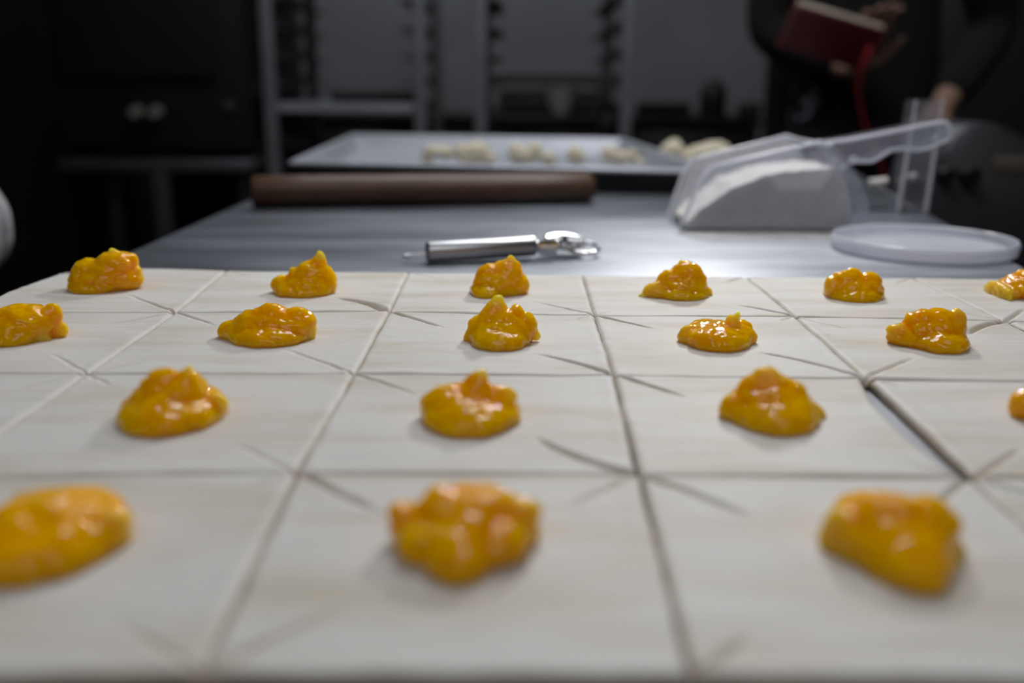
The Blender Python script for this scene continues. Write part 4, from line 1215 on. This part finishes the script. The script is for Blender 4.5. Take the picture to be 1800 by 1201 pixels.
def person(loc, facing, label, elbow_r, wrist_r, hr, elbow_l, wrist_l, hl, glove=False, hgt=1.72):
    """loc floor point; joints below are in room axes relative to loc. facing: unit vector the chest points to"""
    root = empty('person', loc, label, 'person')
    f = Vector((facing[0], facing[1], 0)).normalized(); r = Vector((f.y, -f.x, 0))      # r: the person's right
    k = hgt / 1.72
    def at(a, b, z): return (r * a + f * b) * k + Vector((0, 0, z * k))
    hip, chest, neck = at(0, 0, .95), at(0, 0, 1.28), at(0, .0, 1.46)
    shr, shl = at(.18, 0, 1.40), at(-.18, 0, 1.40)
    J = [(hip, (.12, .09)), (at(0, .01, 1.10), (.12, .09)), (chest, (.145, .105)), (at(0, 0, 1.41), (.09, .075)), (neck, (.055, .055)), (at(0, .02, 1.54), (.05, .055))]
    E = [(0, 1), (1, 2), (2, 3), (3, 4), (4, 5)]
    def chain(start, pts):
        i = start
        for p in pts: J.append(p); E.append((i, len(J) - 1)); i = len(J) - 1
        return i
    chain(0, [(at(.10, 0, .88), .07), (at(.11, .01, .50), .058), (at(.11, -.02, .28), .052), (at(.11, -.02, .09), .04), (at(.12, .06, .05), (.045, .03)), (at(.13, .14, .035), (.035, .022))])
    chain(0, [(at(-.10, 0, .88), .07), (at(-.11, .01, .50), .058), (at(-.11, -.02, .28), .052), (at(-.11, -.02, .09), .04), (at(-.12, .06, .05), (.045, .03)), (at(-.13, .14, .035), (.035, .022))])
    ends = []
    for sh, el, wr in ((shr, elbow_r, wrist_r), (shl, elbow_l, wrist_l)):
        i = chain(3, [(sh, .058), ((sh + el) / 2, .047), (el, .038), (el * .6 + wr * .4, .038), (wr, .025)])
        ends.append(i)
    skinm = M['skin']
    HJ = []
    if not glove:
        for e, wr, hp_ in ((ends[0], wrist_r, hr), (ends[1], wrist_l, hl)):
            hj, he = hand_joints(wr, *hp_)
            b = len(J)
            J += hj[1:]; E += [(e if a == 0 else b + a - 1, b + c - 1) for a, c in he]
    skin_mesh('body', J, E, skinm, root, 0, 2)
    # clothes: sleeved shirt and trousers a little wider than the body
    g = .014
    SJ = [(at(0, 0, .78), (.17, .135)), (at(0, .01, 1.10), (.165, .125)), (chest, (.170, .130)), (at(0, 0, 1.40), (.115, .095)), (at(0, 0, 1.43), (.082, .078))]
    SE = [(0, 1), (1, 2), (2, 3), (3, 4)]
    for sh, el, wr in ((shr, elbow_r, wrist_r), (shl, elbow_l, wrist_l)):
        b = len(SJ); SJ += [(sh, .075), ((sh + el) / 2, .064), (el, .054 if glove else .05)]; SE += [(3, b), (b, b + 1), (b + 1, b + 2)]
        SJ.append((el * .12 + wr * .88, .040)); SE.append((b + 2, b + 3))
    skin_mesh('shirt', SJ, SE, M['shirt'], root, 0, 2)
    TJ = [(at(0, 0, .99), (.150, .118)), (at(0, 0, .93), (.158, .12))]; TE = [(0, 1)]
    for s in (1, -1):
        b = len(TJ); TJ += [(at(s * .10, 0, .84), .104), (at(s * .11, .01, .50), .074), (at(s * .11, -.02, .10), .062)]; TE += [(1, b), (b, b + 1), (b + 1, b + 2)]
    skin_mesh('trousers', TJ, TE, M['shirt'], root, 0, 2)
    # head with face
    hc = at(0, .02, 1.62)
    ell = []
    def hl_(a, b, z): return r * a + f * b + Vector((0, 0, z))
    ry_ = math.atan2(f.x, f.y)
    bm = bmesh.new()
    def ball(c, rad, seg=3):
        mtx = Matrix.Translation(c) @ Matrix.Rotation(-ry_, 4, 'Z') @ Matrix.Diagonal((*rad, 1))
        bmesh.ops.create_icosphere(bm, subdivisions=seg, radius=1, matrix=mtx)
    ball(hc + hl_(0, 0, .015), (.076, .092, .100)); ball(hc + hl_(0, .025, -.055), (.055, .060, .060)); ball(hc + hl_(0, .060, -.095), (.024, .022, .020))
    ball(hc + hl_(0, .098, -.020), (.012, .014, .026), 2); ball(hc + hl_(0, .104, -.038), (.017, .012, .010), 2)
    ball(hc + hl_(.078, -.005, -.012), (.010, .018, .030), 2); ball(hc + hl_(-.078, -.005, -.012), (.010, .018, .030), 2)
    ball(hc + hl_(0, .0, -.10), (.05, .052, .06), 2)
    me = bpy.data.meshes.new('t'); bm.to_mesh(me); bm.free()
    o = bpy.data.objects.new('t', me); COL.objects.link(o)
    md = o.modifiers.new('r', 'REMESH'); md.mode = 'VOXEL'; md.voxel_size = .004
    sm = o.modifiers.new('s', 'SMOOTH'); sm.iterations = 5
    dg = bpy.context.evaluated_depsgraph_get(); hm = bpy.data.meshes.new_from_object(o.evaluated_get(dg), depsgraph=dg); hm.name = 'head'
    COL.objects.unlink(o); bpy.data.objects.remove(o)
    for p in hm.polygons: p.use_smooth = True
    head = link_mesh('head', hm, M['skin'], root)
    for s in (-1, 1):
        bm = bmesh.new(); ball(hc + hl_(s * .031, .080, .002), (.012, .010, .008), 2); from_bm('eye', bm, M['eye'], head)
    bm = bmesh.new(); ball(hc + hl_(0, .083, -.066), (.024, .008, .007), 2); from_bm('mouth', bm, M['lips'], head)
    bm = bmesh.new(); ball(hc + hl_(0, -.014, .032), (.086, .096, .098)); 
    from_bm('hair', bm, M['hair'], head)
    return root


# person at the far right, dressed in black, holding a red booklet on a cord
YP = 2.02
pc = Q(1500, 150, YP + .12)
ploc = Vector((pc.x + .02, YP + .12, 0))
bk = Q(1460, 64, YP - .20)                # middle of the red booklet
wr = Q(1500, 30, YP - .10) - ploc
wr_r = Q(1512, 118, YP - .06) - ploc      # right hand under the booklet: wrist below, fingers up
el_r = Vector((-.20, .02, 1.05))
hw = Q(1652, 246, YP - .13) - ploc
# facing the camera: the person's right is at the left of the picture
person(ploc, (-.15, -1), 'person in black clothes at the far right holding a red booklet on a cord',
       Vector((-.22, -.02, 1.12)), wr_r + Vector((0, .03, -.01)), (Vector((.15, -.35, .9)).normalized(), Vector((.9, 0, -.15)).normalized(), Vector((0, -1, -.35)).normalized(), .95, (.25, .3, .35, .4), .6),
       Vector((.27, .0, 1.13)), hw + Vector((.02, .07, .05)), (Vector((-.25, -.55, -.75)).normalized(), Vector((-.9, .1, .2)).normalized(), Vector((-.1, -.6, .5)).normalized(), .95, (.3, .35, .4, .45), .5))
# emblem on the clothing
wearer = bpy.data.objects['person']; shirt = [c for c in wearer.children if c.name.startswith('shirt')][0]
def on_shirt(px, py):
    d = ray(px, py).normalized(); off = Vector(wearer.location)
    hit, loc_, nor, _ = shirt.ray_cast(CAM - off, d)
    return loc_ - d * .0025 if hit else None
bm = bmesh.new()
for (ex, ey, ew, eh) in ((1415, 160, 24, 13), (1400, 178, 15, 14), (1424, 180, 15, 12), (1408, 197, 19, 12), (1396, 208, 12, 8)):
    ringp = [on_shirt(ex + ew * math.cos(2 * PI * k / 16), ey + eh * math.sin(2 * PI * k / 16)) for k in range(16)]
    if all(p is not None for p in ringp):
        vs_ = [bm.verts.new(p) for p in ringp]; bm.faces.new(vs_)
if len(bm.faces):
    from_bm('printed_emblem', bm, M['logo'], wearer)
else:
    bm.free(); print('EMBLEM MISSED')
bookrot = Matrix.Rotation(math.radians(15), 3, 'Y') @ Matrix.Rotation(math.radians(28), 3, 'X')
book = empty('red_booklet', bk, 'red covered booklet with cream page edges held up by the person', 'booklet')
kx = 1 / pxm(bk)
bw_, bh_ = 162 * kx, 78 * kx
R = bookrot
def bb(name, c, s, m, p=book): return box(name, R @ Vector(c), s, m, p, .001, R)
bb('cover', (0, -.011, 0), (bw_, .003, bh_), M['red'])
bb('cover', (0, .011, 0), (bw_, .003, bh_), M['red'])
bb('spine', (0, 0, -bh_ / 2 + .002), (bw_, .022, .003), M['red'])
bb('page_block', (0, 0, .004), (bw_ * .95, .018, bh_ - .002), M['pages'])
cp = [Q(1531, 82, YP - .225), Q(1528, 90, YP - .225), Q(1514, 122, YP - .215), Q(1508, 160, YP - .2), Q(1518, 215, YP - .2), Q(1536, 258, YP - .2), Q(1553, 300, YP - .2), Q(1558, 330, YP - .2)]
cord = tube('cord', [p - cp[0] for p in cp], [.004, .006, .0055, .004, .003, .003, .003, .003], M['red_cord'], book, 10, loc=cp[0] - bk)

# baker at the left, only the gloved hand reaches into the picture
gp = Q(5, 378, .80)
bl_ = Vector((-.90, .80, 0))
gw = gp - bl_
bk2 = person(bl_, (1, -.1), 'person standing at the left of the table in a white glove',
             Vector((.02, -.26, 1.12)), Vector((.20, -.22, .98)), None, Vector((.06, .25, 1.14)), gw + Vector((-.075, .0, .085)), None, glove=True, hgt=1.72)
wrist = gw + Vector((-.072, .0, .080))
J, E = hand_joints(wrist, Vector((.55, 0, -.83)).normalized(), Vector((0, -1, 0)), Vector((-.83, 0, -.55)).normalized(), 1.08, (.5, .55, .6, .6), .7)
J = [(wrist - Vector((.05, 0, -.06)), .036)] + J; E = [(0, 1)] + [(a + 1, b + 1) for a, b in E]
skin_mesh('glove', J, E, M['glove'], bk2, 0, 2)
wr2 = Vector((.20, -.22, .98))
J, E = hand_joints(wr2, Vector((.5, .1, -.83)).normalized(), Vector((0, 1, 0)), Vector((-.83, 0, -.55)).normalized(), 1.08, (.5, .55, .6, .6), .7)
J = [(wr2 - Vector((.03, 0, -.03)), .036)] + J; E = [(0, 1)] + [(a + 1, b + 1) for a, b in E]
skin_mesh('glove', J, E, M['glove'], bk2, 0, 2)
